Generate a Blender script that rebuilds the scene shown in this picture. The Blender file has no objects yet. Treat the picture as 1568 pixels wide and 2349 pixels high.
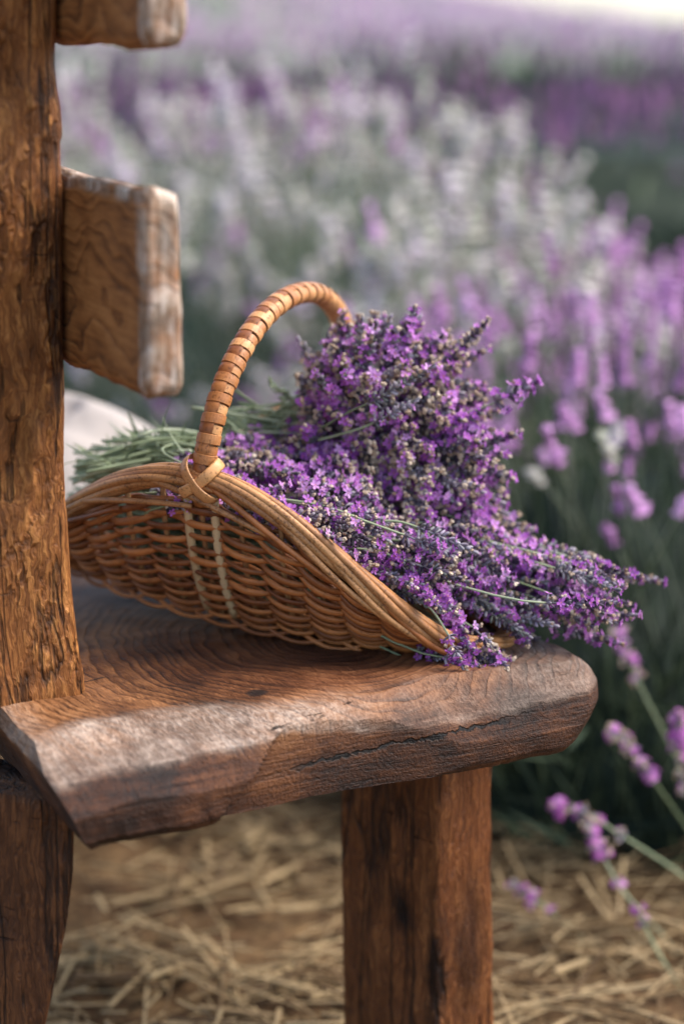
import bpy, math, random
import numpy as np
from mathutils import Vector, Matrix, noise as mnoise

random.seed(7)
RNG = np.random.default_rng(7)
SC = bpy.context.scene
COL = SC.collection
rad = math.radians

# ------------------------------------------------------------------ camera
FPX, IW, IH, HOR, CAMH = 4900.0, 1568.0, 2349.0, -20.0, 1.08
PITCH = math.atan((IH / 2 - HOR) / FPX)
cam_d = bpy.data.cameras.new('camera')
cam = bpy.data.objects.new('camera', cam_d)
COL.objects.link(cam)
cam.location = (0, 0, CAMH)
cam.rotation_euler = (math.pi / 2 - PITCH, 0, 0)
cam_d.sensor_fit = 'HORIZONTAL'
cam_d.sensor_width = 24.0
cam_d.lens = 24.0 * FPX / IW
cam_d.clip_start, cam_d.clip_end = 0.05, 2000
cam_d.dof.use_dof = True
cam_d.dof.focus_distance = 1.915
cam_d.dof.aperture_fstop = 1.9
cam_d.dof.aperture_blades = 0
SC.camera = cam

# ------------------------------------------------------------------ light
SUN_EL, SUN_AZ = 52.0, 86.0          # azimuth measured from +Y towards +X
world = bpy.data.worlds.new('World')
SC.world = world
world.use_nodes = True
wn = world.node_tree
wn.nodes.clear()
sky = wn.nodes.new('ShaderNodeTexSky')
sky.sky_type = 'NISHITA'
sky.sun_disc = False
sky.sun_elevation = rad(SUN_EL)
sky.sun_rotation = rad(SUN_AZ)
sky.dust_density = 1.5
sky.air_density = 1.0
sky.ozone_density = 0.6
# the pale horizon haze goes on below eye level, where the field falls away
tc = wn.nodes.new('ShaderNodeTexCoord'); sx = wn.nodes.new('ShaderNodeSeparateXYZ'); cx_ = wn.nodes.new('ShaderNodeCombineXYZ')
mxz = wn.nodes.new('ShaderNodeMath'); mxz.operation = 'MAXIMUM'; mxz.inputs[1].default_value = 0.03
wn.links.new(tc.outputs['Generated'], sx.inputs[0])
wn.links.new(sx.outputs[0], cx_.inputs[0]); wn.links.new(sx.outputs[1], cx_.inputs[1]); wn.links.new(sx.outputs[2], mxz.inputs[0]); wn.links.new(mxz.outputs[0], cx_.inputs[2])
wn.links.new(cx_.outputs[0], sky.inputs[0])
bg = wn.nodes.new('ShaderNodeBackground')
bg.inputs['Strength'].default_value = 0.13
wo = wn.nodes.new('ShaderNodeOutputWorld')
wn.links.new(sky.outputs[0], bg.inputs['Color'])
wn.links.new(bg.outputs[0], wo.inputs['Surface'])
sun_d = bpy.data.lights.new('sun', 'SUN')
sun_d.energy = 2.1
sun_d.angle = rad(38)
sun_d.color = (1.0, 0.92, 0.82)
sun = bpy.data.objects.new('sun', sun_d)
COL.objects.link(sun)
sdir = Vector((math.sin(rad(SUN_AZ)) * math.cos(rad(SUN_EL)), math.cos(rad(SUN_AZ)) * math.cos(rad(SUN_EL)), math.sin(rad(SUN_EL))))
sun.rotation_euler = sdir.to_track_quat('Z', 'Y').to_euler()
sun.location = (3, 2, 6)
SC.view_settings.view_transform = 'Standard'
SC.view_settings.look = 'None'
SC.view_settings.gamma = 1
SC.view_settings.exposure = 1.55
SC.view_settings.use_curve_mapping = False
SC.render.engine = 'CYCLES'
SC.cycles.use_denoising = True
SC.cycles.max_bounces = 6
SC.cycles.diffuse_bounces = 3
SC.cycles.transparent_max_bounces = 8

# camera geometry, used to survey real positions (metres) off the photograph
_c, _s = math.cos(PITCH), math.sin(PITCH)
_R, _F, _U = np.array([1., 0, 0]), np.array([0, _c, -_s]), np.array([0, _s, _c])
_C = np.array([0, 0, CAMH])
def ray(x, y): return _F + (x - IW / 2) / FPX * _R - (y - IH / 2) / FPX * _U
def onz(x, y, z):
    d = ray(x, y); return _C + d * ((z - CAMH) / d[2])
def at(x, y, dy):
    d = ray(x, y); return _C + d * (dy / d[1])

# ------------------------------------------------------------------ mesh kit
class MB:
    def __init__(s): s.v = []; s.f = []; s.m = []; s.t = []; s.n = 0
    def add(s, V, F, m=0, tint=0.5):
        V = np.asarray(V, float).reshape(-1, 3)
        o = s.n
        s.v.append(V)
        s.t.append(np.full(len(V), tint) if np.isscalar(tint) else np.asarray(tint, float))
        for f in F: s.f.append([i + o for i in f])
        s.m.extend([m] * len(F))
        s.n += len(V)
    def merge(s, o, M=None, tint=None):
        V = np.concatenate(o.v)
        if M is not None:
            A = np.array(M); V = V @ A[:3, :3].T + A[:3, 3]
        b = s.n
        s.v.append(V); s.t.append(np.concatenate(o.t) if tint is None else np.full(len(V), tint))
        s.f.extend([[i + b for i in f] for f in o.f]); s.m.extend(o.m); s.n += len(V)
    def mesh(s, name, mats, smooth=True):
        me = bpy.data.meshes.new(name)
        V = np.concatenate(s.v).astype(np.float32)
        ls = np.fromiter((len(f) for f in s.f), np.int32, len(s.f))
        li = np.fromiter((i for f in s.f for i in f), np.int32)
        me.vertices.add(len(V)); me.vertices.foreach_set('co', V.ravel())
        me.loops.add(len(li)); me.loops.foreach_set('vertex_index', li)
        me.polygons.add(len(ls))
        st = np.zeros(len(ls), np.int32); st[1:] = np.cumsum(ls)[:-1]
        me.polygons.foreach_set('loop_start', st)
        for m in (mats if isinstance(mats, (list, tuple)) else [mats]): me.materials.append(m)
        me.polygons.foreach_set('material_index', np.array(s.m, np.int32))
        me.polygons.foreach_set('use_smooth', np.full(len(ls), smooth))
        a = me.attributes.new('tint', 'FLOAT', 'POINT')
        a.data.foreach_set('value', np.concatenate(s.t).astype(np.float32))
        me.update(calc_edges=True); me.validate()
        return me

WM = {}
def link(name, data, parent=None, world=None, label=None, cat=None, group=None, kind=None):
    o = bpy.data.objects.new(name, data)
    COL.objects.link(o)
    M = Matrix.Identity(4) if world is None else world
    WM[o] = M
    if parent is not None:
        o.parent = parent
        o.matrix_basis = WM[parent].inverted() @ M
    else:
        o.matrix_basis = M
    if label: o['label'] = label
    if cat: o['category'] = cat
    if group: o['group'] = group
    if kind: o['kind'] = kind
    return o
def empty(name, loc, label, cat, group=None, rotz=0.0):
    M = Matrix.Translation(Vector(loc)) @ Matrix.Rotation(rotz, 4, 'Z')
    o = link(name, None, None, M, label, cat, group)
    o.empty_display_size = 0.05
    return o
T = lambda p: Matrix.Translation(Vector([float(c) for c in p]))

def unit(a):
    a = np.asarray(a, float); return a / (np.linalg.norm(a, axis=-1, keepdims=True) + 1e-12)
def frames(P, closed=False, up=None):
    P = np.asarray(P, float); n = len(P)
    if closed: tg = unit(np.roll(P, -1, 0) - np.roll(P, 1, 0))
    else:
        tg = np.empty_like(P); tg[1:-1] = P[2:] - P[:-2]; tg[0] = P[1] - P[0]; tg[-1] = P[-1] - P[-2]; tg = unit(tg)
    A = np.empty_like(P)
    if up is not None:
        A = unit(np.asarray(up, float) - (tg * up).sum(1, keepdims=True) * tg)
    else:
        a = np.cross(tg[0], [0.31, 0.2, 0.93]); A[0] = unit(a)
        for i in range(1, n):
            a = A[i - 1] - tg[i] * (A[i - 1] @ tg[i]); A[i] = unit(a)
    return tg, A, np.cross(tg, A)
def tube(mb, P, r, k=6, m=0, closed=False, tint=0.5, cap=True, up=None, rb=None):
    P = np.asarray(P, float); n = len(P)
    r = np.full(n, r) if np.isscalar(r) else np.asarray(r, float)
    rb = r if rb is None else (np.full(n, rb) if np.isscalar(rb) else np.asarray(rb, float))
    tg, A, B = frames(P, closed, up)
    th = np.arange(k) * 2 * math.pi / k
    V = P[:, None] + r[:, None, None] * np.cos(th)[None, :, None] * A[:, None] + rb[:, None, None] * np.sin(th)[None, :, None] * B[:, None]
    F = []
    for i in range(n if closed else n - 1):
        j = (i + 1) % n
        for q in range(k):
            w = (q + 1) % k
            F.append([i * k + q, i * k + w, j * k + w, j * k + q])
    if cap and not closed:
        F.append(list(range(k))[::-1]); F.append([(n - 1) * k + q for q in range(k)])
    mb.add(V.reshape(-1, 3), F, m, tint)
def bez(p0, p1, p2, n=8):
    t = np.linspace(0, 1, n)[:, None]
    return (1 - t) ** 2 * np.asarray(p0) + 2 * t * (1 - t) * np.asarray(p1) + t * t * np.asarray(p2)
def smooth_path(pts, n):
    pts = np.asarray(pts, float); m = len(pts)
    out = []
    for t in np.linspace(0, m - 1, n):
        i = min(int(t), m - 2); u = t - i
        p0, p1, p2, p3 = pts[max(i - 1, 0)], pts[i], pts[i + 1], pts[min(i + 2, m - 1)]
        out.append(.5 * ((2 * p1) + (-p0 + p2) * u + (2 * p0 - 5 * p1 + 4 * p2 - p3) * u * u + (-p0 + 3 * p1 - 3 * p2 + p3) * u ** 3))
    return np.array(out)
def grid_faces(nu, nv, wrap_v=False):
    F = []
    for i in range(nu - 1):
        for j in range(nv if wrap_v else nv - 1):
            k = (j + 1) % nv
            F.append([i * nv + j, i * nv + k, (i + 1) * nv + k, (i + 1) * nv + j])
    return F
def zmat(p, d, roll=None, s=1.0):
    d = Vector([float(c) for c in d]).normalized()
    q = d.to_track_quat('Z', 'Y').to_matrix().to_4x4()
    return T(p) @ q @ Matrix.Rotation(random.uniform(0, 6.28) if roll is None else roll, 4, 'Z') @ Matrix.Scale(s, 4)
def fbm(p, sc, o=3): return mnoise.fractal(Vector((float(p[0] * sc), float(p[1] * sc), float(p[2] * sc))), 1.0, 2.0, o)

# ------------------------------------------------------------------ materials
class NT:
    def __init__(s, name):
        s.mat = bpy.data.materials.new(name); s.mat.use_nodes = True
        s.nt = s.mat.node_tree; s.nt.nodes.clear()
        s.out = s.nt.nodes.new('ShaderNodeOutputMaterial')
    def n(s, typ, **kw):
        nd = s.nt.nodes.new('ShaderNode' + typ)
        for k, v in kw.items():
            if k[0] == '_': s.link(v, nd.inputs[int(k[1:])] if k[1:].isdigit() else nd.inputs[k[1:].replace('_', ' ')])
            else: setattr(nd, k, v)
        return nd
    def link(s, a, b):
        if isinstance(a, bpy.types.NodeSocket): s.nt.links.new(a, b)
        elif hasattr(a, 'outputs'): s.nt.links.new(a.outputs[0], b)
        else: b.default_value = a
    def math(s, op, a, b=None, c=None, clamp=False):
        nd = s.nt.nodes.new('ShaderNodeMath'); nd.operation = op; nd.use_clamp = clamp
        for i, v in enumerate((a, b, c)):
            if v is not None: s.link(v, nd.inputs[i])
        return nd.outputs[0]
    def mapv(s, v, scale=(1, 1, 1), loc=(0, 0, 0), rot=(0, 0, 0)):
        nd = s.nt.nodes.new('ShaderNodeMapping')
        s.link(v, nd.inputs[0]); nd.inputs['Scale'].default_value = scale; nd.inputs['Location'].default_value = loc; nd.inputs['Rotation'].default_value = rot
        return nd.outputs[0]
    def noise(s, v, scale, detail=4, rough=.55, dist=0):
        nd = s.nt.nodes.new('ShaderNodeTexNoise')
        if v is not None: s.link(v, nd.inputs['Vector'])
        nd.inputs['Scale'].default_value = scale; nd.inputs['Detail'].default_value = detail
        nd.inputs['Roughness'].default_value = rough; nd.inputs['Distortion'].default_value = dist
        return nd
    def ramp(s, f, stops, interp='LINEAR'):
        nd = s.nt.nodes.new('ShaderNodeValToRGB'); s.link(f, nd.inputs[0])
        cr = nd.color_ramp; cr.interpolation = interp
        while len(cr.elements) < len(stops): cr.elements.new(0.5)
        for e, (p, c) in zip(cr.elements, stops):
            e.position = p; e.color = (c, c, c, 1) if np.isscalar(c) else (*c, 1)
        return nd.outputs[0]
    def mix(s, f, a, b, mode='MIX'):
        nd = s.nt.nodes.new('ShaderNodeMix'); nd.data_type = 'RGBA'; nd.blend_type = mode
        s.link(f, nd.inputs[0])
        for v, i in ((a, 6), (b, 7)):
            if isinstance(v, tuple): v = (*v, 1) if len(v) == 3 else v
            s.link(v, nd.inputs[i])
        return nd.outputs[2]
    def attr(s, name):
        nd = s.nt.nodes.new('ShaderNodeAttribute'); nd.attribute_name = name; return nd.outputs['Fac']
    def coord(s, which='Object'):
        return s.nt.nodes.new('ShaderNodeTexCoord').outputs[which]
    def rnd(s): return s.nt.nodes.new('ShaderNodeObjectInfo').outputs['Random']
    def bump(s, h, strength=.5, dist=.002, normal=None):
        nd = s.nt.nodes.new('ShaderNodeBump'); s.link(h, nd.inputs['Height'])
        nd.inputs['Strength'].default_value = strength; nd.inputs['Distance'].default_value = dist
        if normal is not None: s.link(normal, nd.inputs['Normal'])
        return nd.outputs[0]
    def bsdf(s, col, rough=.7, normal=None, spec=.3, **kw):
        nd = s.nt.nodes.new('ShaderNodeBsdfPrincipled')
        if isinstance(col, tuple): col = (*col, 1)
        s.link(col, nd.inputs['Base Color']); s.link(rough, nd.inputs['Roughness'])
        nd.inputs['Specular IOR Level'].default_value = spec
        if normal is not None: s.link(normal, nd.inputs['Normal'])
        s.link(nd.outputs[0], s.out.inputs[0])
        return nd
    def leafy(s, col, trans=.35, rough=.6):
        p = s.bsdf(col, rough, spec=.25)
        t = s.nt.nodes.new('ShaderNodeBsdfTranslucent'); s.link(col if not isinstance(col, tuple) else (*col, 1), t.inputs[0])
        mx = s.nt.nodes.new('ShaderNodeMixShader'); mx.inputs[0].default_value = trans
        s.nt.links.new(p.outputs[0], mx.inputs[1]); s.nt.links.new(t.outputs[0], mx.inputs[2])
        s.nt.links.new(mx.outputs[0], s.out.inputs[0])

def seat_wood():
    k = NT('weathered_slab_wood'); co = k.coord()
    sep = k.n('SeparateXYZ', _0=co)
    X, Y, Zc = sep.outputs
    d1 = k.noise(co, 11, 4, .6)
    w = k.noise(co, 5.5, 3, .5)
    # growth rings on the top: long loops round the heart under the basket
    x = k.math('SUBTRACT', X, HEART[0]); y = k.math('SUBTRACT', Y, HEART[1])
    x = k.math('ADD', x, k.math('MULTIPLY', k.math('SUBTRACT', w.outputs[0], .5), .11))
    yy = k.math('MULTIPLY', y, .8)
    r = k.math('SQRT', k.math('ADD', k.math('MULTIPLY', x, x), k.math('MULTIPLY', yy, yy)))
    r = k.math('ADD', r, k.math('MULTIPLY', d1.outputs[0], .009))
    one = k.noise(k.n('CombineXYZ', _0=k.math('MULTIPLY', r, 46)), 1.0, 3, .6)
    r2 = k.math('ADD', r, k.math('MULTIPLY', one.outputs[0], .022))
    ph = k.math('FRACT', k.math('MULTIPLY', r2, 105))
    ring = k.ramp(ph, [(0, .2), (.10, .85), (.35, .80), (.75, .5), (.95, .15), (1, .2)])
    ringk = k.ramp(k.noise(co, 16, 3, .6).outputs[0], [(.3, .25), (.62, 1)])
    ring = k.mix(k.math('MULTIPLY', ringk, .70), (.55, .55, .55), ring)
    # hewn faces: fine streaks that slant a little
    pf = k.mapv(co, (9, 20, 190), rot=(0, rad(14), 0))
    streak = k.noise(k.mix(.02, pf, d1.outputs['Color'], 'ADD'), 1.6, 5, .62, .6)
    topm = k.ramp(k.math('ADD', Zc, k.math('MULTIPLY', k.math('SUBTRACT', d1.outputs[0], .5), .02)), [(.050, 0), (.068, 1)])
    ring = k.mix(topm, streak.outputs[0], ring)
    fib = k.noise(k.mapv(co, (70, 14, 70)), 5, 4, .65)
    rip = k.noise(k.mapv(co, (14, 170, 20)), 1.6, 2, .5, .4)
    big = k.noise(co, 9, 4, .62)
    f = k.math('ADD', k.math('MULTIPLY', ring, .50), k.math('ADD', k.math('MULTIPLY', fib.outputs[0], .40), k.math('MULTIPLY', k.math('SUBTRACT', big.outputs[0], .5), 1.1)))
    col = k.ramp(f, [(.16, (.007, .004, .002)), (.34, (.028, .012, .006)), (.50, (.098, .037, .013)), (.68, (.24, .102, .038)), (.90, (.41, .215, .10))])
    hot = k.ramp(r, [(.02, 1.0), (.12, .75), (.20, 0)])
    col = k.mix(k.math('MULTIPLY', k.math('MULTIPLY', hot, topm), .65), col, k.ramp(f, [(.2, (.028, .010, .006)), (.5, (.13, .043, .018)), (.85, (.30, .12, .05))]))
    col = k.mix(topm, k.mix(1.0, col, (.58, .48, .39), 'MULTIPLY'), col)  # hewn faces: darker wood, with their shade also multiplied into the colour
    wear_bright = k.math('MULTIPLY', k.attr('tint'), k.ramp(k.noise(k.mapv(co, (1, .55, 1)), 24, 5, .7).outputs[0], [(.26, .1), (.70, 1)]))  # rubbed grey wood together with the painted crease highlight
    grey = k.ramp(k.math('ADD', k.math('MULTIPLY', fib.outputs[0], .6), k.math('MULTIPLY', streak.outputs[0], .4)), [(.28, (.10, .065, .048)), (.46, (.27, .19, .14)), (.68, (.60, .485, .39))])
    col = k.mix(wear_bright, col, grey)
    cr = k.noise(k.mapv(co, (4.0, 26, 34), rot=(0, rad(10), 0)), 2.0, 7, .66, .5)
    crk = k.ramp(cr.outputs[0], [(.30, 0), (.355, 1)])
    col = k.mix(crk, (.008, .005, .004), col)
    # one long jagged split running along the hewn end
    sn = k.noise(k.mapv(co, (1, 0, 0)), 38, 5, .7); sw = k.noise(k.mapv(co, (1, 0, 0)), 55, 3, .6)
    zl = k.math('ADD', k.math('ADD', .010, k.math('MULTIPLY', X, .055)), k.math('MULTIPLY', sn.outputs[0], .016))
    dl = k.math('SUBTRACT', k.math('ABSOLUTE', k.math('SUBTRACT', Zc, zl)), k.math('MULTIPLY', k.math('SUBTRACT', sw.outputs[0], .42), .012))
    split = k.math('MULTIPLY', k.ramp(k.math('MULTIPLY', dl, 100), [(.0, 1), (.10, 0)]), k.ramp(X, [(.16, 0), (.22, 1), (.40, 1), (.44, 0)]))
    split = k.math('MULTIPLY', split, k.math('SUBTRACT', 1.0, topm))
    col = k.mix(split, col, (.006, .004, .003))
    crk = k.math('SUBTRACT', crk, split)
    kx = k.math('SUBTRACT', X, KNOT[0]); ky = k.math('SUBTRACT', Y, KNOT[1])
    kd = k.math('SQRT', k.math('ADD', k.math('MULTIPLY', kx, kx), k.math('MULTIPLY', ky, ky)))
    kd = k.math('ADD', kd, k.math('MULTIPLY', k.math('SUBTRACT', fib.outputs[0], .5), .004))
    col = k.mix(k.ramp(kd, [(0.004, 1), (.009, .9), (.0115, 0)]), col, (.020, .012, .009))
    h = k.math('ADD', k.math('MULTIPLY', ring, .6), k.math('ADD', k.math('MULTIPLY', fib.outputs[0], .7), k.math('ADD', k.math('MULTIPLY', crk, .9), k.math('MULTIPLY', rip.outputs[0], .3))))
    b = k.bump(h, .9, .0040)
    b = k.bump(k.noise(k.mapv(co, (1, 1, 2.5)), 40, 3, .6).outputs[0], .28, .005, b)
    ro = k.ramp(fib.outputs[0], [(.2, .38), (.8, .68)])
    k.bsdf(col, ro, b, .25)
    return k.mat

def hewn_wood(name, dark, mid, light, carve=1.0, wear_col=(.45, .36, .28), knots=()):
    """old hewn upright timber: long fibres, lifted chips and cross checks"""
    k = NT(name); co = k.coord()
    wob = k.noise(k.mapv(co, (7, 7, 4)), 2.2, 4, .6)
    p = k.mix(.05, co, wob.outputs['Color'], 'ADD')
    fib = k.noise(k.mapv(p, (120, 120, 5)), 2.2, 5, .68)
    rib = k.noise(k.mapv(p, (70, 70, 9)), 1.3, 3, .5)
    wide = k.noise(k.mapv(co, (16, 16, 5)), 1.7, 5, .62)
    vo = k.n('TexVoronoi', feature='F1', distance='CHEBYCHEV'); k.link(k.mapv(p, (150, 150, 50)), vo.inputs['Vector']); vo.inputs['Scale'].default_value = 1.0
    sepc = k.n('SeparateColor', _0=vo.outputs['Color'])
    chip = k.math('MULTIPLY', sepc.outputs[0], k.ramp(vo.outputs['Distance'], [(.40, 1), (.52, .35), (.60, 0)]))
    patch = k.ramp(k.noise(k.mapv(co, (14, 14, 7)), 1.5, 4, .65).outputs[0], [(.49, 0), (.58, 1)])
    patch = k.math('MULTIPLY', patch, carve)
    crs = k.ramp(k.noise(k.mapv(co, (10, 10, 75)), 1.4, 4, .62, .4).outputs[0], [(.25, 0), (.31, 1)])
    blot = k.noise(k.mapv(co, (11, 11, 2.2)), 1.5, 3, .6)
    f = k.math('ADD', k.math('MULTIPLY', fib.outputs[0], .66), k.math('MULTIPLY', k.math('ADD', k.math('MULTIPLY', wide.outputs[0], .55), k.math('MULTIPLY', blot.outputs[0], .45)), .44))
    lc = k.noise(k.mapv(co, (30, 30, 2.6)), 1.0, 4, .6, .3)
    lcr = k.ramp(k.math('ABSOLUTE', k.math('SUBTRACT', lc.outputs[0], .47)), [(.0, 0), (.014, .35), (.03, 1)])
    f = k.math('ADD', f, k.math('MULTIPLY', patch, k.math('MULTIPLY', k.math('SUBTRACT', chip, .50), .20)))
    col = k.ramp(f, [(.28, dark), (.40, tuple((a + b) * .4 for a, b in zip(dark, mid))), (.54, mid), (.74, light)])
    col = k.mix(k.math('MULTIPLY', k.attr('tint'), k.ramp(k.noise(co, 30, 4, .6).outputs[0], [(.35, .2), (.6, 1)])), col, k.mix(fib.outputs[0], tuple(c * .3 for c in wear_col), wear_col))
    col = k.mix(k.ramp(crs, [(0, .25), (1, 1)]), tuple(c * .6 for c in dark), col)
    col = k.mix(k.ramp(lcr, [(0, .2), (1, 1)]), tuple(c * .7 for c in dark), col)
    wp = k.n('NewGeometry').outputs['Position']
    wpn = k.mix(.03, wp, k.noise(wp, 22, 3, .6).outputs['Color'], 'ADD')
    for (q, sc_, amt) in knots:
        dv = k.n('VectorMath', operation='DISTANCE'); k.link(k.mapv(wpn, sc_), dv.inputs[0]); dv.inputs[1].default_value = tuple(float((a_ + .015) * b_) for a_, b_ in zip(q, sc_))
        col = k.mix(k.math('MULTIPLY', k.ramp(dv.outputs['Value'], [(.35, 1), (1.0, 0)]), amt), col, tuple(c * .7 for c in dark))
    h = k.math('ADD', k.math('MULTIPLY', lcr, .5), k.math('MULTIPLY', fib.outputs[0], .85))
    h = k.math('ADD', h, k.math('MULTIPLY', wide.outputs[0], .45)) if True else k.math('ADD', k.math('MULTIPLY', fib.outputs[0], .85), k.math('MULTIPLY', wide.outputs[0], .45))
    h = k.math('ADD', h, k.math('MULTIPLY', patch, k.math('ADD', k.math('MULTIPLY', chip, .7), k.math('MULTIPLY', rib.outputs[0], .6))))
    h = k.math('SUBTRACT', k.math('ADD', h, k.math('MULTIPLY', crs, .4)), k.math('MULTIPLY', patch, .6))
    k.bsdf(col, k.ramp(fib.outputs[0], [(.2, .42), (.8, .68)]), k.bump(h, 1.0, .0075), .22)
    return k.mat

def rail_wood():
    """smoother brown board with wavy cathedral grain on its broad face"""
    k = NT('wavy_grain_board_wood'); co = k.coord()
    sep = k.n('SeparateXYZ', _0=co)
    w = k.noise(k.mapv(co, (5, 3.5, 5)), 2.0, 2, .45)
    y = k.math('MULTIPLY', k.math('SUBTRACT', sep.outputs[1], .26), .17); z = k.math('SUBTRACT', sep.outputs[2], .06)
    r = k.math('SQRT', k.math('ADD', k.math('MULTIPLY', y, y), k.math('MULTIPLY', z, z)))
    r = k.math('ADD', r, k.math('MULTIPLY', w.outputs[0], .10))
    one = k.noise(k.n('CombineXYZ', _0=k.math('MULTIPLY', r, 50)), 1.0, 3, .6)
    r = k.math('ADD', r, k.math('MULTIPLY', one.outputs[0], .02))
    ph = k.math('FRACT', k.math('MULTIPLY', r, 105))
    ring = k.ramp(ph, [(0, .32), (.12, .85), (.4, .78), (.8, .5), (.95, .25), (1, .32)])
    fib = k.noise(k.mapv(co, (60, 8, 60)), 4, 4, .6)
    big = k.noise(co, 14, 3, .6)
    f = k.math('ADD', k.math('MULTIPLY', ring, .30), k.math('ADD', k.math('MULTIPLY', fib.outputs[0], .44), k.math('MULTIPLY', big.outputs[0], .40)))
    col = k.ramp(f, [(.22, (.022, .009, .004)), (.42, (.080, .027, .008)), (.62, (.23, .082, .022)), (.9, (.40, .165, .050))])
    wear_bright = k.math('MULTIPLY', k.attr('tint'), k.ramp(k.noise(k.mapv(co, (1, 1, .5)), 34, 5, .65).outputs[0], [(.36, .15), (.58, 1)]))
    grey = k.ramp(k.noise(k.mapv(co, (70, 40, 16)), 2.0, 4, .6).outputs[0], [(.34, (.10, .065, .045)), (.50, (.33, .24, .17)), (.66, (.66, .55, .46))])
    col = k.mix(wear_bright, col, grey)
    h = k.math('ADD', k.math('MULTIPLY', ring, .6), k.math('ADD', k.math('MULTIPLY', fib.outputs[0], .5), big.outputs[0]))
    k.bsdf(col, .65, k.bump(h, .6, .003), .2)
    return k.mat

def wicker(name, a, b, speck=.0, rough=.5):
    k = NT(name); co = k.coord()
    n1 = k.noise(co, 40, 3, .6); n2 = k.noise(co, 420, 3, .7)
    f = k.math('ADD', k.math('MULTIPLY', n1.outputs[0], .45), k.math('MULTIPLY', k.attr('tint'), .55))
    col = k.mix(k.ramp(f, [(.25, 0), (.75, 1)]), a, b)
    pt = k.ramp(k.math('ADD', k.math('MULTIPLY', n2.outputs[0], .7), k.math('MULTIPLY', n1.outputs[0], .3)), [(.36, speck), (.50, 0)])
    col = k.mix(pt, col, tuple(c * .16 for c in a))
    k.bsdf(col, rough, k.bump(n2.outputs[0], .25, .0008), .4)
    return k.mat

def cane(name, a, b):
    k = NT(name); co = k.coord('Object')
    n1 = k.noise(co, 55, 3, .6)
    n2 = k.noise(k.mapv(co, (1, 1, 1)), 300, 3, .6)
    f = k.math('ADD', k.math('MULTIPLY', n1.outputs[0], .5), k.math('MULTIPLY', k.attr('tint'), .5))
    col = k.mix(k.ramp(f, [(.3, 0), (.7, 1)]), a, b)
    col = k.mix(k.ramp(n2.outputs[0], [(.33, .7), (.45, 0)]), col, tuple(c * .35 for c in a))
    k.bsdf(col, .46, k.bump(n2.outputs[0], .3, .0008), .4)
    return k.mat

def flower(name, c0, c1, c2, trans=.3, rough=.65, obj=.5):
    """colour runs c0-c1-c2 by a per-floret tint and a per-sprig random"""
    k = NT(name)
    f = k.math('ADD', k.math('MULTIPLY', k.attr('tint'), 1 - obj), k.math('MULTIPLY', k.rnd(), obj))
    col = k.ramp(f, [(.15, c0), (.5, c1), (.85, c2)])
    k.leafy(col, trans, rough)
    return k.mat

E1A, E2A = rad(29.75), rad(116.0)
P1 = onz(205, 1958, .40)
_k = onz(590, 1590, .475) - P1
KNOT = (_k[0] * math.cos(E1A) + _k[1] * math.sin(E1A), -_k[0] * math.sin(E1A) + _k[1] * math.cos(E1A))

_k = onz(720, 1470, .475) - P1
HEART = (_k[0] * math.cos(E1A) + _k[1] * math.sin(E1A), -_k[0] * math.sin(E1A) + _k[1] * math.cos(E1A))
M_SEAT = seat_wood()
M_POST = hewn_wood('bark_beetle_carved_wood', (.013, .005, .002), (.22, .076, .019), (.55, .235, .066), 1.0)
M_LEG = hewn_wood('reddish_leg_wood', (.010, .005, .003), (.105, .035, .011), (.29, .105, .032), .25)
M_FLEG = hewn_wood('smooth_split_leg_wood', (.012, .004, .002), (.155, .048, .013), (.40, .150, .045), .3,
                   knots=[(at(922, 2085, 1.955), (60, 60, 28), .95), (at(1000, 2230, 1.93), (75, 75, 9), .9), (at(1075, 2180, 1.945), (28, 28, 9), .7), (at(860, 1990, 1.965), (60, 60, 12), .6)])
M_RAIL = rail_wood()
M_WEAVE = wicker('brown_willow', (.14, .040, .010), (.44, .155, .042), .4)
M_STAKE = wicker('willow_stake', (.24, .11, .045), (.42, .23, .10), .3)
M_PALE = wicker('pale_peeled_willow', (.40, .27, .13), (.56, .41, .23), .2)
M_RIM = wicker('speckled_willow_rim', (.22, .080, .024), (.49, .24, .088), .8)
M_BAND = cane('honey_flat_cane', (.36, .14, .042), (.58, .29, .11))
M_STRIP = cane('brown_flat_cane', (.19, .060, .016), (.38, .15, .045))
M_CALYX = flower('violet_calyx', (.040, .026, .044), (.15, .11, .15), (.42, .38, .41), .15, .7, .3)
M_CALYXG = flower('grey_green_calyx', (.10, .11, .085), (.23, .22, .23), (.38, .32, .40), .15, .7, .3)
M_PETAL = flower('violet_petal', (.27, .06, .35), (.50, .16, .56), (.76, .43, .77), .4, .55, .45)
M_DRY = flower('withered_tan_petal', (.24, .16, .105), (.47, .35, .25), (.72, .60, .46), .2, .8, .2)
M_EYE = flower('orange_flower_eye', (.25, .06, .05), (.4, .12, .05), (.5, .2, .06), .0, .7, .2)
M_STEM = flower('lavender_stem_green', (.16, .20, .10), (.29, .34, .20), (.44, .48, .33), .15, .6, .6)
M_LEAF = flower('grey_green_leaf', (.075, .105, .05), (.21, .26, .14), (.44, .49, .34), .3, .6, .3)
M_FPINK = flower('pink_lilac_field_bloom', (.34, .15, .33), (.60, .31, .58), (.80, .52, .77), .35, .7, .6)
M_FSILV = flower('faded_silver_field_bloom', (.46, .46, .36), (.62, .58, .52), (.72, .60, .70), .35, .7, .6)
M_FPURP = flower('deep_purple_field_bloom', (.32, .17, .28), (.52, .32, .47), (.70, .52, .65), .3, .7, .6)
M_FDEEP = flower('dark_purple_field_bloom', (.10, .035, .09), (.22, .08, .19), (.38, .18, .34), .3, .7, .6)
M_PINKP = flower('pink_magenta_petal', (.42, .11, .42), (.60, .20, .58), (.76, .38, .74), .4, .6, .4)
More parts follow.
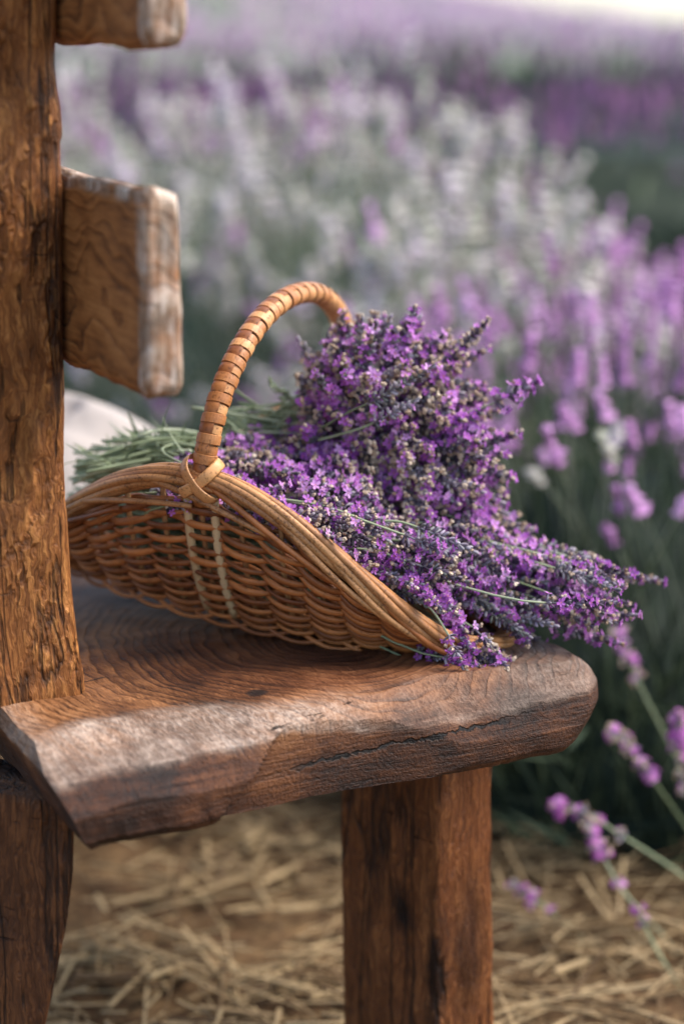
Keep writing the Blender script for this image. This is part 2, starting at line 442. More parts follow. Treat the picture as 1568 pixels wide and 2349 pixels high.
M_CALYXP = flower('pale_pinkish_calyx', (.16, .12, .12), (.30, .23, .24), (.42, .36, .36), .2, .7, .4)
M_FSTEM = flower('field_stem', (.14, .17, .10), (.28, .31, .21), (.46, .47, .36), .2, .7, .5)
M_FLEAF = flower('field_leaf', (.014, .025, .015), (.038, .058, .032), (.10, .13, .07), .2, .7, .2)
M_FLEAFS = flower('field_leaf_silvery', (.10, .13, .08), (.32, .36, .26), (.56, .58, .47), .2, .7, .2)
M_STRAW = flower('dry_straw', (.095, .056, .026), (.20, .128, .060), (.40, .29, .155), .15, .6, .0)

def cloth_mat():
    k = NT('cream_cotton'); co = k.coord()
    n = k.noise(co, 12, 4, .6)
    k.bsdf(k.mix(n.outputs[0], (.30, .265, .24), (.38, .34, .31)), .9, k.bump(k.noise(co, 400, 2).outputs[0], .2, .001), .2)
    return k.mat
M_CLOTH = cloth_mat()

def ground_mat():
    k = NT('field_soil'); co = k.coord()
    sep = k.n('SeparateXYZ', _0=co)
    n = k.noise(co, 9, 6, .7); n2 = k.noise(co, 60, 4, .65)
    near = k.ramp(k.math('ADD', k.math('MULTIPLY', n.outputs[0], .6), k.math('MULTIPLY', n2.outputs[0], .4)), [(.34, (.025, .014, .008)), (.5, (.09, .052, .026)), (.68, (.24, .155, .075))])
    far = k.ramp(k.noise(k.mapv(co, (1, .5, 1)), 1.4, 4, .6).outputs[0], [(.35, (.05, .06, .045)), (.6, (.16, .09, .16))])
    col = k.mix(k.ramp(k.math('MULTIPLY', sep.outputs[1], .02), [(.1, 0), (.2, 1)]), near, far)
    k.bsdf(col, .95, k.bump(n2.outputs[0], .6, .01), .1)
    return k.mat
M_GROUND = ground_mat()

# ================================================================== SETTING
def sstep(a, b, x):
    t = np.clip((x - a) / (b - a), 0, 1); return t * t * (3 - 2 * t)
def terrain(x, y):
    up = sstep(7, 46, y); crest = .97 - .24 * np.clip(x, -25, 12)
    return up * crest - sstep(46, 120, y) * (5 + crest)
def build_ground():
    xs = np.concatenate([np.linspace(-300, -30, 14), np.linspace(-25, 25, 61), np.linspace(30, 300, 14)])
    ys = np.concatenate([np.linspace(-60, -5, 8), np.linspace(-3, 12, 40), np.linspace(13, 60, 48), np.linspace(65, 400, 30)])
    X, Y = np.meshgrid(xs, ys, indexing='ij')
    Zg = terrain(X, Y) - .006
    mb = MB(); mb.add(np.stack([X, Y, Zg], -1).reshape(-1, 3), [f[::-1] for f in grid_faces(len(xs), len(ys))])
    link('ground', mb.mesh('ground', M_GROUND), kind='structure')
build_ground()

# straw litter under the bench and along the path
def build_straw():
    mb = MB()
    box = [[0, 1, 2, 3], [4, 7, 6, 5], [0, 4, 5, 1], [1, 5, 6, 2], [2, 6, 7, 3], [3, 7, 4, 0]]
    n = 9500
    for i in range(n):
        y = 1.7 + 3.0 * random.random() ** 1.5; hw = .18 * y + .25
        x = random.uniform(-hw, hw * .95)
        if mnoise.noise(Vector((x * 5, y * 5, 1))) < -.08 and random.random() < .75: continue
        L = random.uniform(.02, .15); w = random.uniform(.0006, .0019) * (1.9 if random.random() < .15 else 1); a = random.gauss(.0, .75) + (1.57 if random.random() < .22 else 0)
        z = random.uniform(.001, .022); tl = random.gauss(0, .12)
        d = np.array([math.cos(a), math.sin(a), tl]) * L / 2; s = np.array([-math.sin(a), math.cos(a), 0]) * w; h = np.array([0, 0, w * .6])
        c = np.array([x, y, z + abs(tl) * L / 2])
        V = [c - d - s - h, c - d + s - h, c + d + s - h, c + d - s - h, c - d - s + h, c - d + s + h, c + d + s + h, c + d - s + h]
        mb.add(V, box, 0, random.random() if random.random() < .8 else .95)
    link('straw', mb.mesh('straw', M_STRAW, False), kind='stuff', label='dry yellow straw strewn over the ground beneath the bench')
build_straw()

# ------------------------------------------------------------------ lavender in the field
def field_spike(mat, seed, L=.30, head=.075):
    """one standing stalk with a head of whorls; local z up, base at 0"""
    rs = random.Random(seed); mb = MB()
    bx, by = rs.gauss(0, .03), rs.gauss(0, .03)
    P = bez((0, 0, 0), (bx * .2, by * .2, L * .6), (bx, by, L), 5)
    tube(mb, P, [.0016, .0015, .0013, .0012, .001], 3, 0, tint=rs.random())
    d = unit(P[-1] - P[-2]); nw = rs.choice([3, 4, 5]) if mat == M_FSILV else rs.choice([4, 5, 6])
    for i in range(nw):
        c = P[-1] - d * head * .35 + d * head * i / nw
        r = ((.0135 if mat == M_FSILV else .0105) + rs.uniform(-.002, .005)) * (1 - .4 * (i / nw) ** 2); hh = head / nw * .62
        a0 = rs.random() * 6
        ring = [c + np.array([r * math.cos(a0 + q * 1.2566) * rs.uniform(.7, 1.3), r * math.sin(a0 + q * 1.2566) * rs.uniform(.7, 1.3), rs.uniform(-.002, .002)]) for q in range(5)]
        mb.add([c - d * hh] + ring + [c + d * hh], [[0, 1 + (q + 1) % 5, 1 + q] for q in range(5)] + [[6, 1 + q, 1 + (q + 1) % 5] for q in range(5)], 1, rs.random())
    return mb.mesh('flower_spike', [M_FSTEM, mat], False)
SPIKES = {m: [field_spike({'pink': M_FPINK, 'silver': M_FSILV, 'purple': M_FPURP}[m], 11 * i + j, *p) for i, p in enumerate([(.26, .050), (.32, .060), (.36, .070), (.30, .055), (.24, .045)])]
          for j, m in enumerate(('pink', 'silver', 'purple'))}

def bush_foliage(r, h, seed, n, wide=1.0, long=1.0):
    """mound of narrow leaves over a dark twiggy core"""
    rs = np.random.default_rng(seed); mb = MB()
    nu, nv = 14, 22; V = []
    for i in range(nu):
        ph = (i / (nu - 1)) * math.pi / 2
        for j in range(nv):
            a = j / nv * 2 * math.pi
            p = np.array([math.cos(a) * math.cos(ph), math.sin(a) * math.cos(ph), math.sin(ph)])
            k = .84 + .12 * fbm(p + seed, 2.4)
            V.append(p * np.array([r * wide, r, h]) * k)
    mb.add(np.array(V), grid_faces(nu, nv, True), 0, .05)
    d = unit(rs.normal(size=(n, 3))); d[:, 2] = np.abs(d[:, 2]); 
    d[:, 2] *= rs.random(n) ** .4
    d = unit(d)
    k = rs.uniform(.74, 1.0, n)
    base = d * np.array([r * wide, r, h]) * k[:, None]
    out = unit(d * [.8, .8, .5] + np.array([0, 0, .9]) + rs.normal(size=(n, 3)) * .35)
    side = unit(np.cross(out, rs.normal(size=(n, 3))))
    L = rs.uniform(.04, .11, n)[:, None] * long; w = rs.uniform(.0018, .0042, n)[:, None]
    V = np.stack([base, base + out * L * .5 + side * w, base + out * L, base + out * L * .5 - side * w], 1)
    tint = np.repeat(rs.random(n), 4)
    mb.add(V.reshape(-1, 3), [[4 * i, 4 * i + 1, 4 * i + 2, 4 * i + 3] for i in range(n)], 0, tint)
    return mb

def bush(x, y, r, h, kind, nsp, label, seed, wide=1.0, leafmat=None, spread=1.0, lo=.05, group='lavender bushes in the field row'):
    z0 = float(terrain(x, y))
    root = empty('lavender_bush', (x, y, z0), label, 'lavender bush', group)
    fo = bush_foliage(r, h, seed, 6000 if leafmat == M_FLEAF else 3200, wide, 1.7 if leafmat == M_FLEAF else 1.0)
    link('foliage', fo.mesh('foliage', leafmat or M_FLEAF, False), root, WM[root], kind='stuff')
    rs = random.Random(seed)
    for i in range(nsp):
        a = rs.uniform(0, 2 * math.pi); ph = math.asin(rs.uniform(lo, 1) ** .8)
        d = Vector((math.cos(a) * math.cos(ph) * wide, math.sin(a) * math.cos(ph), math.sin(ph)))
        p = Vector((d.x * r, d.y * r, d.z * h)) * .86 + Vector((x, y, z0))
        up = Vector((d.x * .45 * spread + rs.gauss(0, .13), d.y * .45 * spread + rs.gauss(0, .13), .8 + .3 * d.z))
        me = rs.choice(SPIKES[kind if rs.random() < (.96 if kind == 'pink' else .90) else 'silver' if kind == 'pink' else 'pink'])
        random.seed(seed * 1000 + i)
        link('flower_spike', me, root, zmat(p, up, None, rs.uniform(.62, .92) if kind == 'pink' else rs.uniform(.75, 1.1)))
    return root
def bx(px, d): return (px - IW / 2) / FPX * d / _c
G = 'lavender bushes in the blurred rows'
bush(bx(240, 4.7), 4.75, .52, .66, 'silver', 298, 'tall pale lilac lavender bush seen just right of the carved post', 1, 1.0, M_FLEAFS, group=G)
bush(bx(610, 4.6), 4.6, .50, .68, 'silver', 298, 'silvery faded lavender bush behind the top of the basket handle', 2, 1.0, M_FLEAFS, group=G)
bush(bx(900, 4.4), 4.4, .38, .68, 'silver', 298, 'silvery lavender bush behind the heaped purple flower heads', 3, 1.0, M_FLEAFS, group=G)
bush(bx(1120, 3.75), 3.8, .27, .47, 'silver', 290, 'lower pale lavender bush sloping down between silvery and pink bushes', 4, 1.0, M_FLEAFS, group=G)
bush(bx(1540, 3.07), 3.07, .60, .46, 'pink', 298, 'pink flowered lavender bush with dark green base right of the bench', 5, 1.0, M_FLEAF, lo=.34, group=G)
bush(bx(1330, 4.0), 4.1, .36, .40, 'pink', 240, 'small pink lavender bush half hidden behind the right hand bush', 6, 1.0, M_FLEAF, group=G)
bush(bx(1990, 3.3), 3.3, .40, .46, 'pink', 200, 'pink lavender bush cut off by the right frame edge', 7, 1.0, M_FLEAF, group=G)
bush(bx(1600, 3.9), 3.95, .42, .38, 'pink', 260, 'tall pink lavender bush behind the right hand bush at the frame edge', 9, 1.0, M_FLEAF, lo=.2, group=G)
bush(bx(-180, 4.9), 4.9, .5, .66, 'silver', 120, 'pale lavender bush mostly hidden behind the carved post', 8, 1.0, M_FLEAFS, group=G)

def far_field():
    """rows of lavender running over the rise; past counting"""
    mb = MB(); rs = np.random.default_rng(5)
    y = 7.2
    while y < 47:
        hw = .19 * y + 1.2
        # mound strip
        nx = max(8, int(hw * 2 / .35)); xs = np.linspace(-hw, hw, nx)
        prof = [(-.55, 0), (-.45, .36), (-.2, .54), (.1, .55), (.36, .36), (.55, 0)]
        V = []
        for x in xs:
            yc = y + .10 * x
            k = 1 + .28 * mnoise.noise(Vector((x * 1.3, y, 0)))
            for (dy, z) in prof: V.append((x, yc + dy, float(terrain(x, yc + dy)) + z * k - .02))
        near = y < 14
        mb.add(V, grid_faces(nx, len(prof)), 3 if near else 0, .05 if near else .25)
        if near:       # leafy front of the row
            for i in range(int(hw * 2 * 150)):
                x = rs.uniform(-hw, hw); t = rs.random(); yc = y + .10 * x - .62 + .42 * t + rs.normal(0, .05)
                c = np.array([x, yc, float(terrain(x, yc)) + .05 + .50 * t ** .8 + rs.normal(0, .04)])
                d = unit(rs.normal(size=3) + [0, -.4, 1.2]) * rs.uniform(.05, .12); q = unit(np.cross(d, rs.normal(size=3))) * .014
                mb.add([c - d, c + q, c + d, c - q], [[0, 1, 2, 3]], 3, float(rs.random()))
        n = int(hw * 2 * (60 if y < 16 else 34)); big = 1.0 if y < 16 else 1.5
        for i in range(n):
            x = rs.uniform(-hw, hw); dy = rs.normal(0, .26) if y > 14 else (.05 + abs(rs.normal(0, .2)) if rs.random() < .8 else rs.uniform(-.5, 0))
            k = 1 + .28 * mnoise.noise(Vector((x * 1.3, y, 0)))
            yc = y + .10 * x + dy
            z = float(terrain(x, yc)) + (.52 * k * (1 - (dy / .62) ** 2) if abs(dy) < .6 else 0) + rs.uniform(.04, .26)
            r = rs.uniform(.014, .026) * big; hh = rs.uniform(.035, .07) * big
            patch = mnoise.noise(Vector((x * .45, y * .30, 3.0)))
            c = np.array([x, yc, z])
            ring = [c + np.array([r * math.cos(q * 2.094 + i), r * math.sin(q * 2.094 + i), 0]) for q in range(3)]
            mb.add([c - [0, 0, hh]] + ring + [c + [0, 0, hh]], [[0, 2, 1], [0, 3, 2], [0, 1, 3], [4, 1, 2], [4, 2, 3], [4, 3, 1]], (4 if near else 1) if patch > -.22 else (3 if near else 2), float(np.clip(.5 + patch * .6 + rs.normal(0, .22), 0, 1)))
        y += 1.35 + .02 * y
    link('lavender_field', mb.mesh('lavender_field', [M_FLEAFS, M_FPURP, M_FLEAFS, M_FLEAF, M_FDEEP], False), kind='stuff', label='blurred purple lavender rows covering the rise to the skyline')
far_field()

# ================================================================== BENCH
BENCH = empty('rustic_bench', (P1[0], P1[1], 0), 'rough hewn brown timber bench holding the flower basket', 'bench')
c1, s1 = math.cos(E1A), math.sin(E1A)
MS = Matrix.Translation(Vector((P1[0], P1[1], .40))) @ Matrix.Rotation(E1A, 4, 'Z')
SHEAR = math.tan(E2A - E1A - math.pi / 2)

def build_seat():
    W, LEN, H = .516, 1.25, .075
    xs = np.linspace(0, W, 150)
    ys = np.concatenate([np.linspace(0, .16, 46), np.linspace(.17, .45, 50), np.linspace(.47, LEN, 40)])
    zs = np.linspace(0, H, 42)
    # hewn profile of the near end: top slope (cA..cB above zB), second slope (cB..0 above zC), upright below
    cx = [0, .04, .10, .165, .205, .235, .30, .36, .43, .52]
    cA = [.070, .085, .092, .080, .046, .030, .042, .052, .048, .030]
    cB = [.034, .040, .034, .026, .022, .016, .018, .020, .016, .010]
    cB = [c * .8 for c in cB]
    zB = [.050, .057, .058, .062, .066, .058, .050, .047, .050, .056]
    zC = [.030, .036, .033, .036, .034, .030, .026, .024, .022, .020]
    def warp(V):
        out = []; wear_bright = []  # rubbed edges plus the highlight painted on the crease
        for x, y, z in V:
            t = z / H
            f1 = fbm((x, y, z), 16, 3); f2 = mnoise.noise(Vector((x * 45, y * 45, z * 45)))
            xi = x + .012 * mnoise.noise(Vector((x * 14, z * 30, 2)))
            a_, b_, zc, z0 = (float(np.interp(xi, cx, q)) for q in (cA, cB, zB, zC))
            jag = .0030 * mnoise.noise(Vector((x * 42, 1, 5))) + .0016 * mnoise.noise(Vector((x * 130, 3, 5)))
            zc += jag; z0 += .003 * mnoise.noise(Vector((x * 26, 8, 2))) + .0012 * mnoise.noise(Vector((x * 120, 4, 2)))
            sc = .5 + .5 * math.sin(x * 58 + 3 * mnoise.noise(Vector((x * 9, 0, 1))))
            if z > zc: ymin = b_ + (z - zc) / (H - zc) * (a_ - b_) + .006 * sc * (z - zc) / (H - zc)
            elif z > z0: ymin = (z - z0) / (zc - z0) * b_
            else: ymin = (z0 - z) * .06
            ymin += max(0, (.007 - z)) * .6 + .0022 * f1 + .0012 * mnoise.noise(Vector((x * 150, z * 40, 4)))
            # the diagonal axe step, recessed to its right
            st = float(sstep(0, .007, x - (.118 + 1.15 * z + .004 * mnoise.noise(Vector((z * 60, 2, 2)))))) * float(1 - sstep(.27, .40, x))
            ymin = max(ymin, .019 * st + max(0, z - .02) * .12 * st)
            r = max(0, x - .488); ymin += r * r * 24
            # right side: undercut below, round above
            xmax = W + .004 - max(0, .5 - t) * .055 - max(0, t - .84) ** 2 * .40 + .006 * fbm((y, z, 1), 11, 2)
            xmin = -.030 * t + max(0, (z - .058) / .017) * .010 + .002 * fbm((y, z, 7), 18, 2) + max(0, .012 - z) * .3
            xx = xmin + (xmax - xmin) * x / W
            yy = ymin + y * (.16 - ymin) / .16 if y < .16 else y
            zz = z + (.0035 * mnoise.noise(Vector((x * 9, y * 9, 0))) + .0012 * f2) * (1 if t > .9 else .35)
            if t < .1: zz += .0018 * f1
            out.append((xx + yy * SHEAR * -1, yy, zz))
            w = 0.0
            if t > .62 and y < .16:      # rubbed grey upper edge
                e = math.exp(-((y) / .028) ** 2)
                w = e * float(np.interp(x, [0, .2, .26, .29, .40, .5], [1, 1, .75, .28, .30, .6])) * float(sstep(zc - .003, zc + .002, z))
            if y < .004: w = max(w, (1.0 if x < .28 else .5) * math.exp(-((z - zc) / .0035) ** 2))  # thin bright highlight painted along the crease, added over the rubbed grey
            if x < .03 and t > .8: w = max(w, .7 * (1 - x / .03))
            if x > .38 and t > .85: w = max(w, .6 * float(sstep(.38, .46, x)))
            wear_bright.append(w)
        return np.array(out), np.array(wear_bright)
    mb = MB()
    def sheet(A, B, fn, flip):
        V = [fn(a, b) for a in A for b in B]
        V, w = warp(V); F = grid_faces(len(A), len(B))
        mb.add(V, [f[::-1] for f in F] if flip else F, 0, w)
    sheet(xs, ys, lambda a, b: (a, b, H), True)
    sheet(xs, ys, lambda a, b: (a, b, 0.), False)
    sheet(xs, zs, lambda a, b: (a, 0., b), True)
    sheet(xs, zs, lambda a, b: (a, LEN, b), False)
    sheet(ys, zs, lambda a, b: (0., a, b), False)
    sheet(ys, zs, lambda a, b: (W, a, b), True)
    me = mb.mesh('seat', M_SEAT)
    import bmesh
    bm = bmesh.new(); bm.from_mesh(me); bmesh.ops.remove_doubles(bm, verts=bm.verts, dist=1e-5)
    bmesh.ops.recalc_face_normals(bm, faces=bm.faces)
    for e in bm.edges:
        if len(e.link_faces) == 2 and e.calc_face_angle(0) > .38: e.smooth = False
    bm.to_mesh(me); bm.free()
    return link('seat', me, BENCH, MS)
build_seat()

def ring_timber(name, rings, mat, parent, origin, tint=None, smooth=True, nz=0.004, ncf=12, seed=0.0, flute=0.0):
    """timber from stacked rings of points; rings: (n, k, 3) world"""
    R = np.array(rings) - np.asarray(origin); n, k = R.shape[:2]
    cen = R.mean(1, keepdims=True)
    for i in range(n):
        for j in range(k):
            p = R[i, j]; d = p - cen[i, 0]; L = np.linalg.norm(d)
            q = (p[0] + seed, p[1], p[2] * .45)
            v = nz * fbm(q, ncf, 3) + nz * .45 * mnoise.noise(Vector((p[0] * 60, p[1] * 60, p[2] * 14 + seed)))
            if flute: v += flute * (mnoise.cell(Vector((p[0] * 70, p[1] * 70, p[2] * 26 + seed))) - .5) * max(0, fbm((p[0], p[1], p[2] * .7 + seed), 9, 2) + .25)
            R[i, j] = p + d / (L + 1e-9) * v
    F = grid_faces(n, k, True) + [list(range(k))[::-1], [(n - 1) * k + j for j in range(k)]]
    mb = MB(); mb.add(R.reshape(-1, 3), F, 0, 0.0 if tint is None else np.asarray(tint).ravel())
    return link(name, mb.mesh(name, mat, smooth), parent, T(origin))
def rrect(hx, hy, rr, n):
    """closed rounded rectangle, n points per quarter side group"""
    P = []
    for (sx, sy, a0) in ((1, 1, 0), (-1, 1, 90), (-1, -1, 180), (1, -1, 270)):
        for q in range(n):
            a = rad(a0 + 90 * q / (n - 1)); P.append((sx * (hx - rr) + rr * math.cos(a), sy * (hy - rr) + rr * math.sin(a)))
    P = np.array(P); out = []
    for i in range(len(P)):
        a, b = P[i], P[(i + 1) % len(P)]
        m = max(1, int(np.linalg.norm(b - a) / .005))
        for q in range(m): out.append(a + (b - a) * q / m)
    return np.array(out)

e1 = np.array([c1, s1, 0]); e2 = np.array([math.cos(E2A), math.sin(E2A), 0])
def build_post():
    # right-hand edge of the post surveyed off the photograph
    py = [-420, 0, 150, 250, 400, 800, 1000, 1150, 1300, 1400, 1500, 1545, 1600]
    px = [132, 137, 133, 145, 151, 153, 151, 158, 168, 178, 188, 196, 203]
    zz = np.concatenate([np.linspace(.462, .52, 14), np.linspace(.526, 1.32, 110)])
    pw = [at(a, b, 1.81) for a, b in zip(px, py)]
    ez = [p[2] for p in pw][::-1]; ex = [p[0] for p in pw][::-1]
    sec = rrect(.058, .055, .014, 5)
    rings = []
    for z in zz:
        xr = np.interp(z, ez, ex)
        cor = np.array([xr, 1.81, 0])
        fl = 1 + .10 * max(0, (.56 - z) / .1)
        cen = cor - e1 * .058 * fl + e2 * .050
        rings.append([cen + e1 * a * fl + e2 * b * fl + np.array([0, 0, z]) for a, b in sec])
    ring_timber('post', rings, M_POST, BENCH, (float(np.mean(ex)) - .05, 1.86, .46), nz=.0032, ncf=11, flute=.0075)
build_post()

def box_timber(name, corners, z0, z1, mat, nz=.004, seed=0., flare=None, lean=(0, 0), dz=.008, rnd=.003, lean_fn=None):
    """four-cornered timber between two heights; corners are plan points"""
    C = [np.array(c[:2], float) for c in corners]; P = []
    for i in range(4):
        a, b = C[i], C[(i + 1) % 4]; L = np.linalg.norm(b - a); u = (b - a) / L
        m = max(4, int(L / .005))
        P.append(a + u * rnd * .3 if False else a)
        for q in np.linspace(rnd, L - rnd, m): P.append(a + u * q)
    P = np.array(P)
    cen = P.mean(0)
    idx = [0]; 
    for i in range(4):
        j = np.argmin(np.linalg.norm(P - C[i], axis=1)); P[j] = C[i] + (cen - C[i]) / np.linalg.norm(cen - C[i]) * rnd * .55
    n = int((z1 - z0) / dz) + 2; rings = []
    for z in np.linspace(z0, z1, n):
        off = np.array(lean_fn(z)) if lean_fn else np.array(lean) * (z1 - z)
        fl = 1 + (flare or 0) * (z1 - z)
        rings.append([np.array([cen[0] + (p[0] - cen[0]) * fl + off[0], cen[1] + (p[1] - cen[1]) * fl + off[1], z]) for p in P])
    o = (float(cen[0]), float(cen[1]), z0)
    return ring_timber(name, rings, mat, BENCH, o, nz=nz, seed=seed)
def build_legs():
    A, B, Cc = at(786, 2050, 2.0), at(1000, 2050, 1.925), at(1128, 2050, 1.965)
    box_timber('leg', [A, B, Cc, A + Cc - B], -.01, .415, M_FLEG, .005, 3.1, flare=.14)
    # left leg splays outward to the left as it goes down
    ey = [1800, 1900, 2000, 2100, 2200, 2349, 2600, 3200]; ex = [168, 166, 161, 150, 128, 100, 60, -30]
    pw = [at(a, b, 1.70) for a, b in zip(ex, ey)]
    z = [p[2] for p in pw][::-1]; x = [p[0] for p in pw][::-1]
    x0 = pw[0][0]
    Bn = np.array([x0, 1.70]); a = Bn - np.array([.115, -.035]); c = Bn + np.array([-.014, .085]); 
    box_timber('leg', [a, Bn, c, a + c - Bn], -.01, .412, M_LEG, .006, 9.4, lean_fn=lambda q: (float(np.interp(q, z, x)) - x0, 0))
    # far legs of the bench
    q = P1[:2] + e2[:2] * 1.0
    for off in (.06, .36):
        b = q + e1[:2] * off
        box_timber('leg', [b, b + e1[:2] * .09, b + e1[:2] * .09 + e2[:2] * .09, b + e2[:2] * .09], -.01, .405, M_LEG, .004, 5.5 + off, dz=.03)
build_legs()

def build_rail(name, near_c, h, L, thick, z0, seed, top_round):
    """back board running along e2; near end sticks out past the post. local x = thickness (e1), y = along e2, z up"""
    M = Matrix.Translation(Vector((near_c[0], near_c[1], z0))) @ Matrix.Rotation(E2A - math.pi / 2, 4, 'Z')
    xs = np.linspace(0, thick, 10); ys = np.concatenate([np.linspace(0, .26, 54), np.linspace(.29, L, 24)]); zs = np.linspace(0, h, 40)
    mb = MB()
    def warp(x, y, z):
        t = z / h; u = x / thick
        f = fbm((x + seed, y, z), 13, 3); g = mnoise.noise(Vector((x * 50 + seed, y * 50, z * 50)))
        # rounded corners
        rr = .007
        zz = z; xx = x; yy = y
        if y < rr: k = (rr - y) / rr; zz += (h / 2 - z) / (h / 2) * .006 * k * k; xx += (thick / 2 - x) / (thick / 2) * .004 * k * k
        zz -= top_round * max(0, t - .9) * 10 * (abs(u - .1)) ** 2
        if u < .2 and t > .93: xx += .004; zz -= .002
        yy += .004 * f + .0015 * g + (.008 * (1 - t) if False else 0)
        # worn far lower corner
        if t < .06: xx += (.5 - u) * .010 * (1 - t / .06)
        xx += .003 * f * (1 if u < .5 else -1); zz += .0035 * f + .001 * g
        return xx, yy, zz
    def tint(x, y, z):
        w = 0.
        if y < .012: w = .95
        if z > h * .96: w = max(w, 1.0)
        if z > h * .93 and x < .01: w = max(w, .6)
        if y < .010: w = max(w, .7)
        return w
    def sheet(A, B, fn):
        V = [fn(a, b) for a in A for b in B]
        mb.add([warp(*v) for v in V], grid_faces(len(A), len(B)), 0, np.array([tint(*v) for v in V]))
    sheet(ys, zs, lambda a, b: (0., a, b)); sheet(ys, zs, lambda a, b: (thick, a, b))
    sheet(xs, zs, lambda a, b: (a, 0., b)); sheet(xs, zs, lambda a, b: (a, L, b))
    sheet(xs, ys, lambda a, b: (a, b, 0.)); sheet(xs, ys, lambda a, b: (a, b, h))
    me = mb.mesh(name, M_RAIL)
    import bmesh
    bm = bmesh.new(); bm.from_mesh(me); bmesh.ops.remove_doubles(bm, verts=bm.verts, dist=1e-5)
    bmesh.ops.recalc_face_normals(bm, faces=bm.faces); bm.to_mesh(me); bm.free()
    return link(name, me, BENCH, M)
rp = at(335, 918, 1.648)
build_rail('backrest_board', rp, .164, 1.1, .034, rp[2], 2.0, .010)
rp2 = at(335, 112, 1.640)
build_rail('backrest_board', rp2, .155, 1.1, .036, rp2[2], 8.0, .010)

# ================================================================== CLOTH
def build_cloth():
    c = np.array([-.335, 2.52, .476])
    n1, n2 = 70, 40; V = []
    for i in range(n1):
        a = i / n1 * 2 * math.pi
        for j in range(n2):
            r = j / (n2 - 1)
            x = .215 * r * math.cos(a); y = .15 * r * math.sin(a)
            f = fbm((x, y, 0.3), 9, 3); fold = .010 * math.sin(26 * (x * .5 + y) + 5 * f)
            z = .112 * (1 - r ** 2.6) * (1 - .30 * (x / .215)) * (1 + .2 * f) + fold * (1 - r) + .010 * (1 - r)
            V.append(c + [x, y, max(z, .001)])
    F = []
    for i in range(n1):
        k = (i + 1) % n1
        for j in range(n2 - 1): F.append([i * n2 + j, i * n2 + j + 1, k * n2 + j + 1, k * n2 + j])
    mb = MB(); mb.add(np.array(V) - c, F)
    link('cloth', mb.mesh('cloth', M_CLOTH), None, T(c), 'crumpled cream cloth lying on the bench behind the basket', 'cloth')
build_cloth()

# ================================================================== BASKET
BK = dict(cx=-.0776, cy=2.0619, yaw=-.4061, tilt=.121, a1=.2556, b1=.1701, h0=.014, h1=.1451, p=3.1143, a0=.2493, b0=.0888, k=.1641, zo=.0177)
BASKET = empty('wicker_basket', (BK['cx'], BK['cy'], .475 + BK['zo'] + .001), 'brown wicker trug basket with arched cane wrapped handle on the bench', 'basket')
MBK = T((BK['cx'], BK['cy'], .475 + BK['zo'] + .001)) @ Matrix.Rotation(BK['yaw'], 4, 'Z') @ Matrix.Rotation(BK['tilt'], 4, 'Y')
WM[BASKET] = MBK; BASKET.matrix_basis = MBK
def BT(u, v, w): return np.array(MBK @ Vector((float(u), float(v), float(w))))
def rim_h(th): return BK['h0'] + BK['h1'] * np.abs(np.sin(th)) ** BK['p']
def shell(th, s):
    """basket wall: s = 0 at the base edge, 1 at the rim"""
    ct, st = np.cos(th), np.sin(th)
    k = 1 - (1 - s) ** 1.55
    a = BK['a0'] + (BK['a1'] - BK['a0']) * k; b = BK['b0'] + (BK['b1'] - BK['b0']) * k
    bw = BK['k'] * (BK['a0'] * ct) ** 2
    return np.stack([a * ct, b * st, bw + (rim_h(th) - bw) * s ** 1.12], -1)
def shell_n(th, s):
    d = 1e-3
    tu = shell(th + d, s) - shell(th - d, s); tv = shell(th, np.minimum(s + d, 1)) - shell(th, np.maximum(s - d, 0))
    return unit(np.cross(tu, tv))
def arc_thetas(n):
    """angles evenly spaced along the rim"""
    t = np.linspace(0, 2 * math.pi, 2001); P = shell(t, np.full_like(t, .7))
    L = np.concatenate([[0], np.cumsum(np.linalg.norm(np.diff(P, axis=0), axis=1))])
    return np.interp(np.linspace(0, L[-1], n, endpoint=False), L, t)
NS = 34
